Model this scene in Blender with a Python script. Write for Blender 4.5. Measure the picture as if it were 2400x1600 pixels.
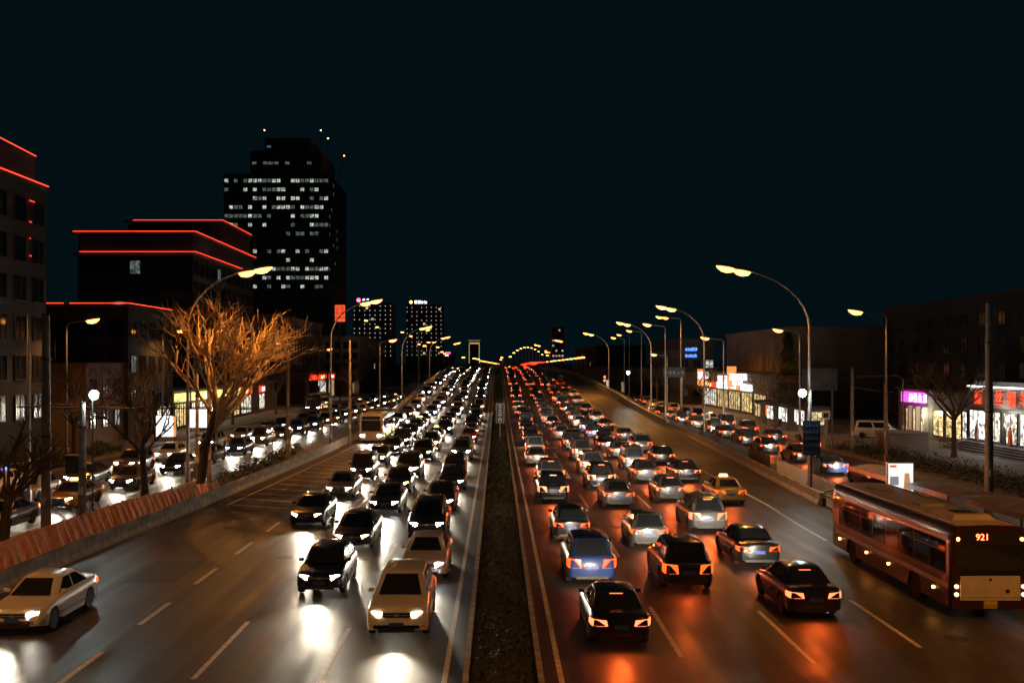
import bpy, bmesh, math, random
from mathutils import Vector, Matrix
random.seed(7)
R = math.radians
sc = bpy.context.scene
col = sc.collection
for o in list(bpy.data.objects): bpy.data.objects.remove(o)

# ------------------------------------------------------------------ camera, world, light, exposure
H, F, VX, VY = 8.4, 2380.0, 1166.0, 850.0        # eye height, focal length and vanishing point in the photo's pixels
cd = bpy.data.cameras.new('camera'); cam = bpy.data.objects.new('camera', cd); col.objects.link(cam)
cam.location = (0, 0, H); cam.rotation_euler = (R(90), 0, 0)
cd.sensor_width = 36; cd.lens = 36 * F / 2400
cd.shift_x = (1200 - VX) / 2400; cd.shift_y = (VY - 800) / 2400
cd.clip_start = .5; cd.clip_end = 8000
sc.camera = cam
w = bpy.data.worlds.new('World'); sc.world = w; w.use_nodes = True
nt = w.node_tree; nt.nodes.clear()
sky = nt.nodes.new('ShaderNodeTexSky'); sky.sky_type = 'NISHITA'; sky.sun_disc = False
sky.sun_elevation = R(-8); sky.sun_rotation = R(200); sky.air_density = 1; sky.dust_density = 1
b1 = nt.nodes.new('ShaderNodeBackground'); b1.inputs['Strength'].default_value = .05
b2 = nt.nodes.new('ShaderNodeBackground'); b2.inputs['Color'].default_value = (.12, .72, 1, 1); b2.inputs['Strength'].default_value = .0068
ad = nt.nodes.new('ShaderNodeAddShader'); wo = nt.nodes.new('ShaderNodeOutputWorld')
nt.links.new(sky.outputs[0], b1.inputs['Color']); nt.links.new(b1.outputs[0], ad.inputs[0]); nt.links.new(b2.outputs[0], ad.inputs[1])
nt.links.new(ad.outputs[0], wo.inputs['Surface'])
sd = bpy.data.lights.new('moon', 'SUN'); sd.energy = .004; sd.angle = R(.5); sd.color = (.8, .9, 1)
so = bpy.data.objects.new('moon', sd); col.objects.link(so); so.rotation_euler = (R(40), 0, R(200))
sc.view_settings.view_transform = 'Standard'; sc.view_settings.look = 'None'
sc.view_settings.gamma = 1; sc.view_settings.use_curve_mapping = False; sc.view_settings.exposure = 0.0
sc.render.engine = 'CYCLES'

LAMP_W = 13000.0      # sodium street lamp
BEAM_W = 1250.0      # car headlamp pair

# ------------------------------------------------------------------ helpers
def at(px, py, Y): return Vector(((px - VX) * Y / F, Y, H + (VY - py) * Y / F))
def xat(px, Y): return (px - VX) * Y / F
def zat(py, Y): return H + (VY - py) * Y / F

MATS = {}
def pmat(name, base=(.5, .5, .5), rough=.6, metal=0, emit=None, estr=0, noise=0, nscale=4.0, bump=0, bscale=40.0, alt=None, spec=.5, coat=0, sample=None):
    if name in MATS: return MATS[name]
    m = bpy.data.materials.new(name); m.use_nodes = True; t = m.node_tree
    p = t.nodes['Principled BSDF']
    p.inputs['Base Color'].default_value = (*base, 1); p.inputs['Roughness'].default_value = rough
    p.inputs['Metallic'].default_value = metal; p.inputs['Specular IOR Level'].default_value = spec
    if coat: p.inputs['Coat Weight'].default_value = coat; p.inputs['Coat Roughness'].default_value = .06
    if emit: p.inputs['Emission Color'].default_value = (*emit, 1); p.inputs['Emission Strength'].default_value = estr
    if noise or bump:
        tc = t.nodes.new('ShaderNodeTexCoord')
    if noise:
        n = t.nodes.new('ShaderNodeTexNoise'); n.inputs['Scale'].default_value = nscale; n.inputs['Detail'].default_value = 6
        t.links.new(tc.outputs['Object'], n.inputs['Vector'])
        mx = t.nodes.new('ShaderNodeMix'); mx.data_type = 'RGBA'
        a = alt or tuple(c * (1 - noise) for c in base); b = tuple(min(1, c * (1 + noise)) for c in base) if not alt else base
        rmp = t.nodes.new('ShaderNodeMapRange'); rmp.inputs['From Min'].default_value = .3; rmp.inputs['From Max'].default_value = .7
        t.links.new(n.outputs['Fac'], rmp.inputs['Value']); t.links.new(rmp.outputs['Result'], mx.inputs['Factor'])
        mx.inputs[6].default_value = (*a, 1); mx.inputs[7].default_value = (*b, 1)
        t.links.new(mx.outputs[2], p.inputs['Base Color'])
    if bump:
        n2 = t.nodes.new('ShaderNodeTexNoise'); n2.inputs['Scale'].default_value = bscale; n2.inputs['Detail'].default_value = 4
        t.links.new(tc.outputs['Object'], n2.inputs['Vector'])
        bp = t.nodes.new('ShaderNodeBump'); bp.inputs['Strength'].default_value = bump; bp.inputs['Distance'].default_value = .02
        t.links.new(n2.outputs['Fac'], bp.inputs['Height']); t.links.new(bp.outputs['Normal'], p.inputs['Normal'])
    if sample: m.cycles.emission_sampling = sample
    MATS[name] = m
    return m

def asphalt(name, base, rough):
    m = bpy.data.materials.new(name); m.use_nodes = True; t = m.node_tree; p = t.nodes['Principled BSDF']
    tc = t.nodes.new('ShaderNodeTexCoord')
    def noise(scale, det, vec):
        n = t.nodes.new('ShaderNodeTexNoise'); n.inputs['Scale'].default_value = scale; n.inputs['Detail'].default_value = det
        t.links.new(vec, n.inputs['Vector']); return n.outputs['Fac']
    mp = t.nodes.new('ShaderNodeMapping'); mp.inputs['Scale'].default_value = (1.3, .05, 1)
    t.links.new(tc.outputs['Object'], mp.inputs['Vector'])
    lanes = noise(1.0, 3, mp.outputs[0]); patch = noise(.35, 6, tc.outputs['Object']); grain = noise(22, 5, tc.outputs['Object'])
    def mul(a, lo, hi):
        r = t.nodes.new('ShaderNodeMapRange'); r.inputs['From Min'].default_value = .3; r.inputs['From Max'].default_value = .7
        r.inputs['To Min'].default_value = lo; r.inputs['To Max'].default_value = hi; t.links.new(a, r.inputs['Value']); return r.outputs[0]
    def prod(a, b):
        k = t.nodes.new('ShaderNodeMath'); k.operation = 'MULTIPLY'; t.links.new(a, k.inputs[0]); t.links.new(b, k.inputs[1]); return k.outputs[0]
    f = prod(prod(mul(lanes, .75, 1.25), mul(patch, .7, 1.25)), mul(grain, .8, 1.2))
    mx = t.nodes.new('ShaderNodeVectorMath'); mx.operation = 'SCALE'; mx.inputs[0].default_value = base
    t.links.new(f, mx.inputs['Scale']); t.links.new(mx.outputs[0], p.inputs['Base Color'])
    rr = mul(prod(lanes, mul(patch, .8, 1.2)), rough - .13, rough + .16)
    t.links.new(rr, p.inputs['Roughness'])
    bp = t.nodes.new('ShaderNodeBump'); bp.inputs['Strength'].default_value = .6; bp.inputs['Distance'].default_value = .016
    t.links.new(grain, bp.inputs['Height']); t.links.new(bp.outputs['Normal'], p.inputs['Normal'])
    MATS[name] = m
    return m

class MB:
    def __init__(s): s.v = []; s.f = []
    def poly(s, pts):
        n = len(s.v); s.v += [tuple(p) for p in pts]; s.f.append(tuple(range(n, n + len(pts)))); return s
    def box(s, x0, x1, y0, y1, z0, z1):
        n = len(s.v)
        s.v += [(x0, y0, z0), (x1, y0, z0), (x1, y1, z0), (x0, y1, z0), (x0, y0, z1), (x1, y0, z1), (x1, y1, z1), (x0, y1, z1)]
        for q in ((0, 3, 2, 1), (4, 5, 6, 7), (0, 1, 5, 4), (1, 2, 6, 5), (2, 3, 7, 6), (3, 0, 4, 7)): s.f.append(tuple(n + i for i in q))
        return s
    def prism(s, base, top):                       # two rings of equal length
        n = len(s.v); k = len(base); s.v += [tuple(p) for p in base] + [tuple(p) for p in top]
        s.f.append(tuple(n + i for i in reversed(range(k)))); s.f.append(tuple(n + k + i for i in range(k)))
        for i in range(k): j = (i + 1) % k; s.f.append((n + i, n + j, n + k + j, n + k + i))
        return s
    def tube(s, pts, rad, seg=8, cap=True):
        pts = [Vector(p) for p in pts]
        if not isinstance(rad, (list, tuple)): rad = [rad] * len(pts)
        n = len(s.v); prev = None
        for i, p in enumerate(pts):
            d = (pts[min(i + 1, len(pts) - 1)] - pts[max(i - 1, 0)]).normalized()
            if prev is None:
                u = d.cross(Vector((0, 0, 1)) if abs(d.z) < .9 else Vector((1, 0, 0))).normalized()
            else:
                u = (prev - d * prev.dot(d)).normalized()
            prev = u; vv = d.cross(u)
            for k in range(seg):
                a = 2 * math.pi * k / seg; s.v.append(tuple(p + (u * math.cos(a) + vv * math.sin(a)) * rad[i]))
        for i in range(len(pts) - 1):
            for k in range(seg):
                j = (k + 1) % seg; a = n + i * seg
                s.f.append((a + k, a + j, a + seg + j, a + seg + k))
        if cap:
            s.f.append(tuple(n + k for k in reversed(range(seg)))); s.f.append(tuple(n + (len(pts) - 1) * seg + k for k in range(seg)))
        return s
    def loft(s, rings):
        n = len(s.v); k = len(rings[0])
        for r in rings: s.v += [tuple(p) for p in r]
        for i in range(len(rings) - 1):
            for q in range(k):
                j = (q + 1) % k; a = n + i * k; s.f.append((a + q, a + j, a + k + j, a + k + q))
        s.f.append(tuple(n + q for q in reversed(range(k)))); s.f.append(tuple(n + (len(rings) - 1) * k + q for q in range(k)))
        return s
    def mesh(s, name, mat, smooth=None, recalc=False):
        me = bpy.data.meshes.new(name); me.from_pydata(s.v, [], s.f)
        if recalc:
            b = bmesh.new(); b.from_mesh(me); bmesh.ops.recalc_face_normals(b, faces=b.faces); b.to_mesh(me); b.free()
        if mat: me.materials.append(mat)
        if smooth:
            me.polygons.foreach_set('use_smooth', [True] * len(me.polygons)); me.set_sharp_from_angle(angle=R(smooth))
        me.update(); return me
    def build(s, name, mat, parent=None, loc=(0, 0, 0), rz=0, smooth=None, recalc=False):
        return link(name, s.mesh(name, mat, smooth, recalc), parent, loc, rz)

def link(name, data, parent=None, loc=(0, 0, 0), rz=0):
    o = bpy.data.objects.new(name, data); col.objects.link(o)
    o.parent = parent; o.location = loc
    if rz: o.rotation_euler = (0, 0, rz)
    return o
def tag(o, label=None, cat=None, group=None, kind=None):
    if label: o['label'] = label
    if cat: o['category'] = cat
    if group: o['group'] = group
    if kind: o['kind'] = kind
    return o
def thing(name, label, cat, loc=(0, 0, 0), rz=0, group=None):
    return tag(link(name, None, None, loc, rz), label, cat, group)
def lamp(name, parent, loc, kind, watts, color, size=.2, spot=None, rot=None, blend=.6):
    d = bpy.data.lights.get(name + kind + str(watts)) or bpy.data.lights.new(name + kind + str(watts), kind)
    d.energy = watts; d.color = color; d.shadow_soft_size = size
    if kind == 'SPOT': d.spot_size = spot; d.spot_blend = blend
    o = link(name, d, parent, loc)
    if rot: o.rotation_euler = rot
    return o
TXT = {}
def text_mesh(body, mat, depth=.02):
    k = (body, mat.name, depth)
    if k in TXT: return TXT[k]
    c = bpy.data.curves.new('lettering', 'FONT'); c.body = body; c.align_x = 'CENTER'; c.align_y = 'CENTER'; c.extrude = depth; c.resolution_u = 3
    o = bpy.data.objects.new('lettering', c); col.objects.link(o)
    dg = bpy.context.evaluated_depsgraph_get(); me = bpy.data.meshes.new_from_object(o.evaluated_get(dg))
    bpy.data.objects.remove(o); me.materials.clear(); me.materials.append(mat); TXT[k] = me
    return me
def text(name, body, size, mat, parent, loc, rot, depth=.02, sx=1.0):
    o = link(name, text_mesh(body, mat, depth), parent, loc); o.rotation_euler = rot; o.scale = (size * sx, size, 1)
    return o
ORD = ['first', 'second', 'third', 'fourth', 'fifth', 'sixth', 'seventh', 'eighth', 'ninth', 'tenth', 'eleventh', 'twelfth',
       'thirteenth', 'fourteenth', 'fifteenth', 'sixteenth', 'seventeenth', 'eighteenth', 'nineteenth', 'twentieth', 'twenty-first', 'twenty-second', 'twenty-third', 'twenty-fourth', 'twenty-fifth', 'twenty-sixth', 'twenty-seventh', 'twenty-eighth', 'twenty-ninth', 'thirtieth', 'thirty-first', 'thirty-second', 'thirty-third', 'thirty-fourth', 'thirty-fifth', 'thirty-sixth', 'thirty-seventh']

# ------------------------------------------------------------------ materials
ASPH = asphalt('asphalt', (.060, .053, .046), .47)
ASPH2 = asphalt('asphalt_frontage', (.052, .048, .043), .46)
PAVE = pmat('paving', (.16, .15, .14), .8, noise=.3, nscale=.8, bump=.3, bscale=8)
SOIL = pmat('soil', (.03, .028, .022), .95, noise=.4, nscale=1)
CONC = pmat('concrete', (.30, .29, .27), .8, noise=.35, nscale=2.2, bump=.2, bscale=20)
KERB = pmat('kerb_stone', (.34, .32, .29), .75, noise=.3, nscale=3)
PAINT = pmat('road_paint', (.62, .60, .54), .55, noise=.35, nscale=5)
YPAINT = pmat('yellow_road_paint', (.62, .42, .10), .55, noise=.3, nscale=5)
STEEL = pmat('galvanised_steel', (.38, .37, .36), .42, .6, noise=.2, nscale=3)
DSTEEL = pmat('dark_steel', (.06, .06, .065), .5, .4)
POLEC = pmat('pole_concrete', (.33, .30, .28), .8, noise=.3, nscale=3)
BARK = pmat('bark', (.13, .095, .065), .9, noise=.4, nscale=9)
TWIG = pmat('lamplit_twig', (.55, .40, .22), .85, noise=.3, nscale=3)  # paler than the other crowns: lamp light on the branches put into the colour
LEAF = pmat('hedge_leaf', (.035, .05, .022), .7, noise=.5, nscale=6)
CONIF = pmat('evergreen_leaf', (.07, .075, .03), .7, noise=.5, nscale=3)
WALLD = pmat('dark_wall', (.05, .048, .046), .8, noise=.25, nscale=.3)
WALLB = pmat('brown_wall', (.28, .20, .15), .8, noise=.25, nscale=.5)
WALLG = pmat('grey_wall', (.22, .21, .20), .8, noise=.25, nscale=.4)
GLASSD = pmat('dark_glass', (.02, .021, .024), .05, 0, spec=.9)
GLASSW = pmat('unlit_pane', (.02, .024, .028), .12, 0, spec=.5)
WHITEM = pmat('white_metal', (.75, .74, .70), .45)
SODIUM = pmat('sodium_lamp', (1, .8, .5), .4, emit=(1, .36, .07), estr=7, sample='NONE')
COOLL = pmat('cool_lamp', (1, 1, 1), .4, emit=(.82, 1, .92), estr=160, sample='NONE')
LED_R = pmat('red_led', (1, .1, .05), .4, emit=(1, .05, .018), estr=3.2)
HEADL = pmat('headlamp_lens', (1, 1, 1), .2, emit=(1, .90, .72), estr=90, sample='NONE')
HEADX = pmat('xenon_lens', (1, 1, 1), .2, emit=(.86, .95, 1), estr=90, sample='NONE')
TAILL = pmat('tail_lamp_lens', (.6, .02, .01), .2, emit=(1, .10, .011), estr=2.4, sample='NONE')
BRAKE = pmat('brake_lamp_lens', (.6, .02, .01), .2, emit=(1, .17, .06), estr=3.4, sample='NONE')
AMBER = pmat('amber_lens', (.9, .4, .05), .2, emit=(1, .42, .06), estr=40, sample='NONE')
HEADH = pmat('halogen_lens', (1, 1, 1), .2, emit=(1, .72, .36), estr=22, sample='NONE')
RUBBER = pmat('tyre_rubber', (.02, .02, .02), .85)
RIM = pmat('alloy_rim', (.5, .5, .5), .35, .8)
PLASTIC = pmat('black_trim', (.02, .02, .02), .5)
PLATEB = pmat('blue_plate', (.03, .08, .4), .4)
PLATEY = pmat('yellow_plate', (.75, .5, .06), .4)
SIGNB = pmat('blue_sign', (.012, .022, .06), .45)
SIGNW = pmat('sign_white', (.75, .75, .75), .5)

# ------------------------------------------------------------------ road geometry
PROF = [(-60, 0), (130, 0), (160, .75), (189, 2.0), (230, 3.6), (271, 5.0), (327, 5.95), (370, 6.1), (430, 5.4), (500, 4.2), (600, 4.0), (700, 5.4), (800, 7.4), (900, 8.3), (1000, 7.6), (1300, 0)]
def interp(tab, y):
    if y <= tab[0][0]: return tab[0][1]
    for i in range(len(tab) - 1):
        (a, va), (b, vb) = tab[i], tab[i + 1]
        if y <= b:
            t = (y - a) / (b - a)
            m0 = (vb - tab[i - 1][1]) / (b - tab[i - 1][0]) if i > 0 else 0
            m1 = (tab[i + 2][1] - va) / (tab[i + 2][0] - a) if i + 2 < len(tab) else 0
            h = b - a
            return (2*t**3 - 3*t*t + 1) * va + (t**3 - 2*t*t + t) * h * m0 + (-2*t**3 + 3*t*t) * vb + (t**3 - t*t) * h * m1
    return tab[-1][1]
def zr(y): return interp(PROF, y) if y > 130 else 0.0
def cx(y): return 0 if y < 430 else ((y - 430) / 450) ** 2 * 30
XLT = [(-60, -19.5), (39, -18.3), (58.6, -17.4), (100, -15.9), (160, -15.4), (300, -15.2), (1400, -15.2)]
XRT = [(-60, 18.6), (50, 18.7), (65, 19.4), (112, 21.6), (141, 22.2), (220, 21.5), (300, 18), (380, 15.5), (1400, 15.5)]
def XL(y): return interp(XLT, y)
def XR(y): return interp(XRT, y)
YS = [-60, -20, 0, 20] + [20 + 4 * i for i in range(1, 100)] + [420 + 20 * i for i in range(0, 45)]
def strip(name, xa, xb, dz, mat, ys=YS, parent=None, nx=1):
    m = MB(); prev = None
    for y in ys:
        a, b = (xa(y) if callable(xa) else xa), (xb(y) if callable(xb) else xb); n = len(m.v)
        for i in range(nx + 1): m.v.append((a + (b - a) * i / nx + cx(y), y, zr(y) + dz))
        if prev is not None:
            for i in range(nx): m.f.append((prev + i, prev + i + 1, n + i + 1, n + i))
        prev = n
    return m.build(name, mat, parent)

tag(MB().poly([(-3500, -300, -.06), (3500, -300, -.06), (3500, 6500, -.06), (-3500, 6500, -.06)]).build('ground', SOIL), kind='structure')
road = tag(strip('main_road', XL, XR, 0, ASPH), kind='structure')
def flat(name, x0, x1, y0, y1, z, mat, kind='structure', parent=None):
    return tag(MB().box(x0, x1, y0, y1, z - .3, z).build(name, mat, parent), kind=kind)
YF = [-60, 30, 60, 100, 150, 200, 260, 330, 420]
def fstrip(name, tab0, tab1, z, mat, ys=YF):
    m = MB()
    for i in range(len(ys) - 1):
        y0, y1 = ys[i], ys[i + 1]
        m.prism([(interp(tab0, y0), y0, -.4), (interp(tab1, y0), y0, -.4), (interp(tab1, y1), y1, -.4), (interp(tab0, y1), y1, -.4)],
                [(interp(tab0, y0), y0, z), (interp(tab1, y0), y0, z), (interp(tab1, y1), y1, z), (interp(tab0, y1), y1, z)])
    return tag(m.build(name, mat), kind='structure')
FLI = [(-60, -21.6), (30, -21.2), (100, -19.2), (200, -18.4), (420, -18.4)]      # left frontage road, inner and outer kerb
FLO = [(-60, -34.5), (420, -33)]
FRI = [(-60, 21.6), (60, 22.0), (112, 23.4), (200, 23.8), (420, 21)]
FRO = [(-60, 31.5), (420, 31.5)]
fl = fstrip('frontage_road', FLO, FLI, -.004, ASPH2)
fr = fstrip('frontage_road', FRI, FRO, -.004, ASPH2)
fstrip('pavement', [(-60, -62), (420, -62)], FLO, .13, PAVE)
fstrip('pavement', FRO, [(-60, 70), (420, 70)], .13, PAVE)
fstrip('verge', FLI, XLT, .10, PAVE, [-60, 0, 39, 58, 80, 100, 130, 160, 200, 260, 330, 420])
fstrip('verge', XRT, FRI, .10, PAVE, [-60, 0, 50, 65, 90, 112, 130, 141, 200, 260, 330, 420])
for y0 in (96,):
    pass

# painted markings: every dash near the camera is a piece of its own
dash = MB().box(-.075, .075, 0, 6, 0, .003).mesh('lane_dash', PAINT)
sdash = MB().box(-.09, .09, 0, 3, 0, .003).mesh('lane_dash', PAINT)
for x, ph in ((5.26, 29.0), (8.85, 28.4), (-4.7, 26.2), (-8.1, 27.0), (12.5, 30.0)):
    y = ph - 15
    while y < 130:
        link('lane_dash', dash, road, (x, y, .002)); y += 15
    far = MB()
    while y < 900:
        for k in range(3):
            ya, yb = y + 2 * k, y + 2 * k + 2
            far.poly([(x - .09 + cx(ya), ya, zr(ya) + .03), (x + .09 + cx(ya), ya, zr(ya) + .03), (x + .09 + cx(yb), yb, zr(yb) + .03), (x - .09 + cx(yb), yb, zr(yb) + .03)])
        y += 15
    tag(far.build('lane_dashes', PAINT, road), kind='stuff')
y = 20.6
while y < 62: link('lane_dash', sdash, road, (-11.5, y, .002)); y += 6
YM = [y for y in YS if y < 1000]
strip('edge_line', -1.48, -1.33, .004, PAINT, YM, road); strip('edge_line', 1.62, 1.77, .004, PAINT, YM, road)
strip('edge_line', -11.58, -11.43, .004, PAINT, [y for y in YM if 62 <= y], road)
strip('edge_line', lambda y: XL(y) + 1.3, lambda y: XL(y) + 1.45, .004, PAINT, [y for y in YM if 60 <= y < 420], road)
strip('edge_line', lambda y: min(15.9, XR(y) - 3.2), lambda y: min(15.9, XR(y) - 3.2) + .15, .004, PAINT, [y for y in YM if 48 <= y], road)
hm = MB().poly([(0, 0, 0), (2.3, -1.5, 0), (2.3, -1.25, 0), (0, .25, 0)]).mesh('hatch_bar', PAINT)
for i in range(20):
    y = 60 + i * 2.6; o = link('hatch_bar', hm, road, (XL(y) + 1.7, y, .004)); o.scale.x = max(.5, (-12.0 - XL(y) - 1.7) / 2.3)
for ch, y in zip('公交专用', (78, 72, 66, 60)):
    text('lane_character', ch, 2.0, YPAINT, road, (-9.6, y, .004), (0, 0, math.pi), .001, .85).scale = (1.9, 3.6, 1)
for x0, x1 in ((-4.5, -1.6), (-7.9, -4.9), (1.9, 5.1), (5.4, 8.7)):
    for y in (100.0, 101.0): MB().box(x0, x1, y, y + .3, .002, .005).build('speed_bar', PAINT, road)
# frontage road markings
for tabs, par, xs in ((FLI, fl, (-23.8, -27.4, -30.8)), (FRI, fr, (27.2,))):
    for x in xs:
        for k in range(11):
            link('lane_dash', dash, par, (x + (.012 * (k * 15) if x < 0 else 0), 34 + 15 * k, .0))
    # manhole covers give the asphalt some wear
cov = MB().tube([(0, 0, 0), (0, 0, .006)], .36, 18).mesh('manhole_cover', pmat('cast_iron', (.05, .045, .04), .55, .7, noise=.3, nscale=20))
for x, y in ((-14.2, 33), (10.3, 35.5), (14.0, 31), (-9.2, 44), (13.7, 62), (12.9, 84), (-13.6, 52), (6.2, 52), (-2.6, 50)):
    link('manhole_cover', cov, road, (x, y, 0))
pat = pmat('asphalt_patch', (.035, .034, .033), .6, noise=.3, nscale=6)
for x, y, a, b in ((-13.4, 41, 1.0, 2.2), (11.2, 47, .8, 3.0), (3.2, 64, .5, 4), (-6.0, 38, .45, 5)):
    MB().box(x - a, x + a, y - b, y + b, 0, .0025).build('asphalt_patch', pat, road)

TAR = pmat('tar_seam', (.018, .018, .018), .45)
rnd = random.Random(91)
for k in range(26):
    x = rnd.uniform(-17, 18); y = rnd.uniform(24, 110); m = MB(); L = rnd.uniform(4, 18); dx = 0; cross = rnd.random() < .35; pts = []
    for i in range(14):
        dx += rnd.gauss(0, .07); pts.append((x + dx, y + L * i / 13) if not cross else (x + L * .35 * i / 13, y + dx))
    ww = rnd.uniform(.02, .05)
    for (xa, ya), (xb, yb) in zip(pts, pts[1:]):
        if cross: m.poly([(xa, ya - ww, .0035), (xb, yb - ww, .0035), (xb, yb + ww, .0035), (xa, ya + ww, .0035)])
        else: m.poly([(xa - ww, ya, .0035), (xa + ww, ya, .0035), (xb + ww, yb, .0035), (xb - ww, yb, .0035)])
    if max(abs(p[0]) for p in pts) < 15 and min(abs(p[0] - .15) for p in pts) > 1.4: m.build('tar_seam', TAR, road)

# ------------------------------------------------------------------ median, barriers, walls
def rail_mesh(xf, w_, z0, z1, y0, y1, step=6.0):
    m = MB(); ys = []; y = y0
    while y < y1: ys.append(y); y += step
    ys.append(y1)
    rings = []
    for y in ys:
        x = (xf(y) if callable(xf) else xf) + cx(y); z = zr(y)
        rings.append([(x - w_, y, z + z0), (x + w_, y, z + z0), (x + w_, y, z + z1), (x - w_, y, z + z1)])
    return m.loft(rings)
med = thing('median_strip', 'long dark planted median with stone kerbs between the two carriageways', 'median', (0, 0, 0))
strip('soil_bed', -.75, 1.05, .16, SOIL, [y for y in YS if 0 <= y <= 900], med)
kb = MB().box(-.075, .075, .01, 1.98, -.02, .26).mesh('kerb_stone', KERB)
for x in (-.83, 1.13):
    for k in range(48): link('kerb_stone', kb, med, (x, 8 + 2 * k, random.uniform(-.006, .006)))
    rail_mesh(x, .075, -.02, .26, 104, 900).build('kerb', KERB, med)
# hedge: thousands of small leaves over low mounds, nobody could count it
hg = MB()
y = 12.0
for k in range(26000):
    y = 12 + 250 * random.random() ** 1.6
    bump_ = .35 + .25 * math.sin(y * .9) * math.sin(y * .37 + 1)
    x = random.uniform(-.68, .98); zz = .16 + random.random() * max(.05, bump_ * (1 - ((x - .15) / .9) ** 2)) + zr(y)
    s = random.uniform(.03, .07) * (1 if y < 60 else 1.8); a = random.uniform(0, 6.28); t_ = random.uniform(-.9, .9)
    u = Vector((math.cos(a), math.sin(a), t_)) * s; v_ = Vector((-math.sin(a), math.cos(a), random.uniform(-.8, .8))) * s * .6
    c = Vector((x, y, zz)); hg.poly([c - u, c + v_, c + u, c - v_])
tag(hg.build('low_hedge', LEAF), 'dark low hedge plants filling the median bed', 'hedge', kind='stuff')

# left concrete barrier, block by block
bar = thing('concrete_barrier', 'low stained concrete barrier along the left edge of the main road', 'barrier', (-18, 40, 0))
def barrier_block(L, h=.72):
    m = MB(); prof = [(-.22, 0), (.22, 0), (.2, .1), (.1, .28), (.08, h), (-.08, h), (-.1, .28), (-.2, .1)]
    return m.loft([[(x, .012, z) for x, z in prof], [(x, L - .012, z) for x, z in prof]]).mesh('concrete_block', CONC)
bb = barrier_block(3.0)
y = 12.0
while y < 132:
    x0, x1 = XL(y), XL(y + 3); o = link('concrete_block', bb, bar, (x0 + 18, y - 40, 0), math.atan2(-(x1 - x0), 3)); y += 3
bar2 = thing('concrete_barrier', 'low dark concrete barrier along the right edge of the main road beyond the bus stop', 'barrier', (21, 80, 0))
y = 60.0
while y < 144:
    x0, x1 = XR(y), XR(y + 3); link('concrete_block', bb, bar2, (x0 - 21, y - 80, 0), math.atan2(-(x1 - x0), 3)); y += 3
def ramp_wall(xf, side, label):
    m = MB(); rings = []
    y = 132
    while y <= 1000:
        x = xf(y) + cx(y); rings.append([(x - .2, y, -.1), (x + .2, y, -.1), (x + .2, y, zr(y) + .85), (x - .2, y, zr(y) + .85)]); y += 4 if y < 420 else 20
    t = thing('ramp_wall', label, 'retaining wall', (0, 0, 0))
    m.loft(rings).build('wall', CONC, t)
    cp = rail_mesh(xf, .27, .85, .95, 132, 1000); cp.build('coping', KERB, t)
    rail_mesh(xf, .03, 1.25, 1.31, 132, 700).build('handrail', STEEL, t)
    for k in range(60):
        y = 133 + 5 * k; MB().box(-.03, .03, -.03, .03, .95, 1.25).build('rail_post', STEEL, t, (xf(y) + cx(y), y, zr(y)))
ramp_wall(XL, -1, 'concrete retaining wall with handrail on left flank of the rising overpass ramp')
ramp_wall(XR, 1, 'concrete retaining wall with handrail on right flank of the rising overpass ramp')

# orange panels added to stand in for orange light above the left barrier
ORNG = pmat('orange_glow_paint', (.95, .27, .04), .7, noise=.35, nscale=3, bump=.3, bscale=12)  # the orange light is put into the base colour
scr = thing('glow_stand_in', 'long added orange screen standing in for orange light on the left barrier', 'screen', (-18, 40, .72))
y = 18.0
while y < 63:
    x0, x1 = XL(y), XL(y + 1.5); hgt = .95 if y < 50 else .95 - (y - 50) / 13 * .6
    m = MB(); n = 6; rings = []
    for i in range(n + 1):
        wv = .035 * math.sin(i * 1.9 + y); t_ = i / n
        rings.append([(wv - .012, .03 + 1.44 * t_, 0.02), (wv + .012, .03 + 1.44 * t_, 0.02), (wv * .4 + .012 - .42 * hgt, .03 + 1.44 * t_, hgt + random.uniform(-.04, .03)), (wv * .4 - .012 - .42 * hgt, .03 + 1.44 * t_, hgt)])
    ob = m.loft(rings).build('glow_stand_in_panel', ORNG, scr, (x0 + 18, y - 40, 0), math.atan2(-(x1 - x0), 1.5))
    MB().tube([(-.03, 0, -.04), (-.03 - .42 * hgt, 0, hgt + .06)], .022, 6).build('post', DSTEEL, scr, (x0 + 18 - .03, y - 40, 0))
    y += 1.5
# white low railing beside the left frontage road, picket fence by the right road
def picket_fence(name, label, pts, h, mat, step=.14, pan=2.5, cat='fence'):
    o = Vector(pts[0]); t = thing(name, label, cat, o)
    a, b = Vector(pts[0]), Vector(pts[1]); L = (b - a).length; n = int(L / pan); d = (b - a) / L
    ang = math.atan2(-d.x, d.y)
    pm = MB(); q = step
    while q < pan - .02: pm.box(-.012, .012, q - .02, q + .02, .12, h); q += step
    pmesh = pm.mesh('pickets', mat)
    rm = MB().box(-.018, .018, .03, pan - .03, .16, .21).box(-.018, .018, .03, pan - .03, h - .1, h - .05).mesh('rail', mat)
    po = MB().box(-.04, .04, -.04, .04, 0, h + .08).mesh('post', mat)
    for i in range(n):
        p = d * (pan * i)
        tag(link('pickets', pmesh, t, p, ang), kind='stuff'); link('rail', rm, t, p, ang); link('post', po, t, p, ang)
    link('post', po, t, d * (pan * n), ang)
    return t
picket_fence('railing', 'low white railing between left frontage road and the barrier verge', [(-21.0, 30, .1), (-19.9, 68, .1)], .62, WHITEM, .22)
picket_fence('railing', 'pale picket railing beside the lamp post right of the main road', [(20.1, 58.5, .1), (21.0, 77, .1)], 1.1, WHITEM, .13)
picket_fence('railing', 'dark long railing between main road and right frontage road beyond the sign', [(21.4, 80, .1), (23.0, 142, .1)], 1.0, DSTEEL, .16)

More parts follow.
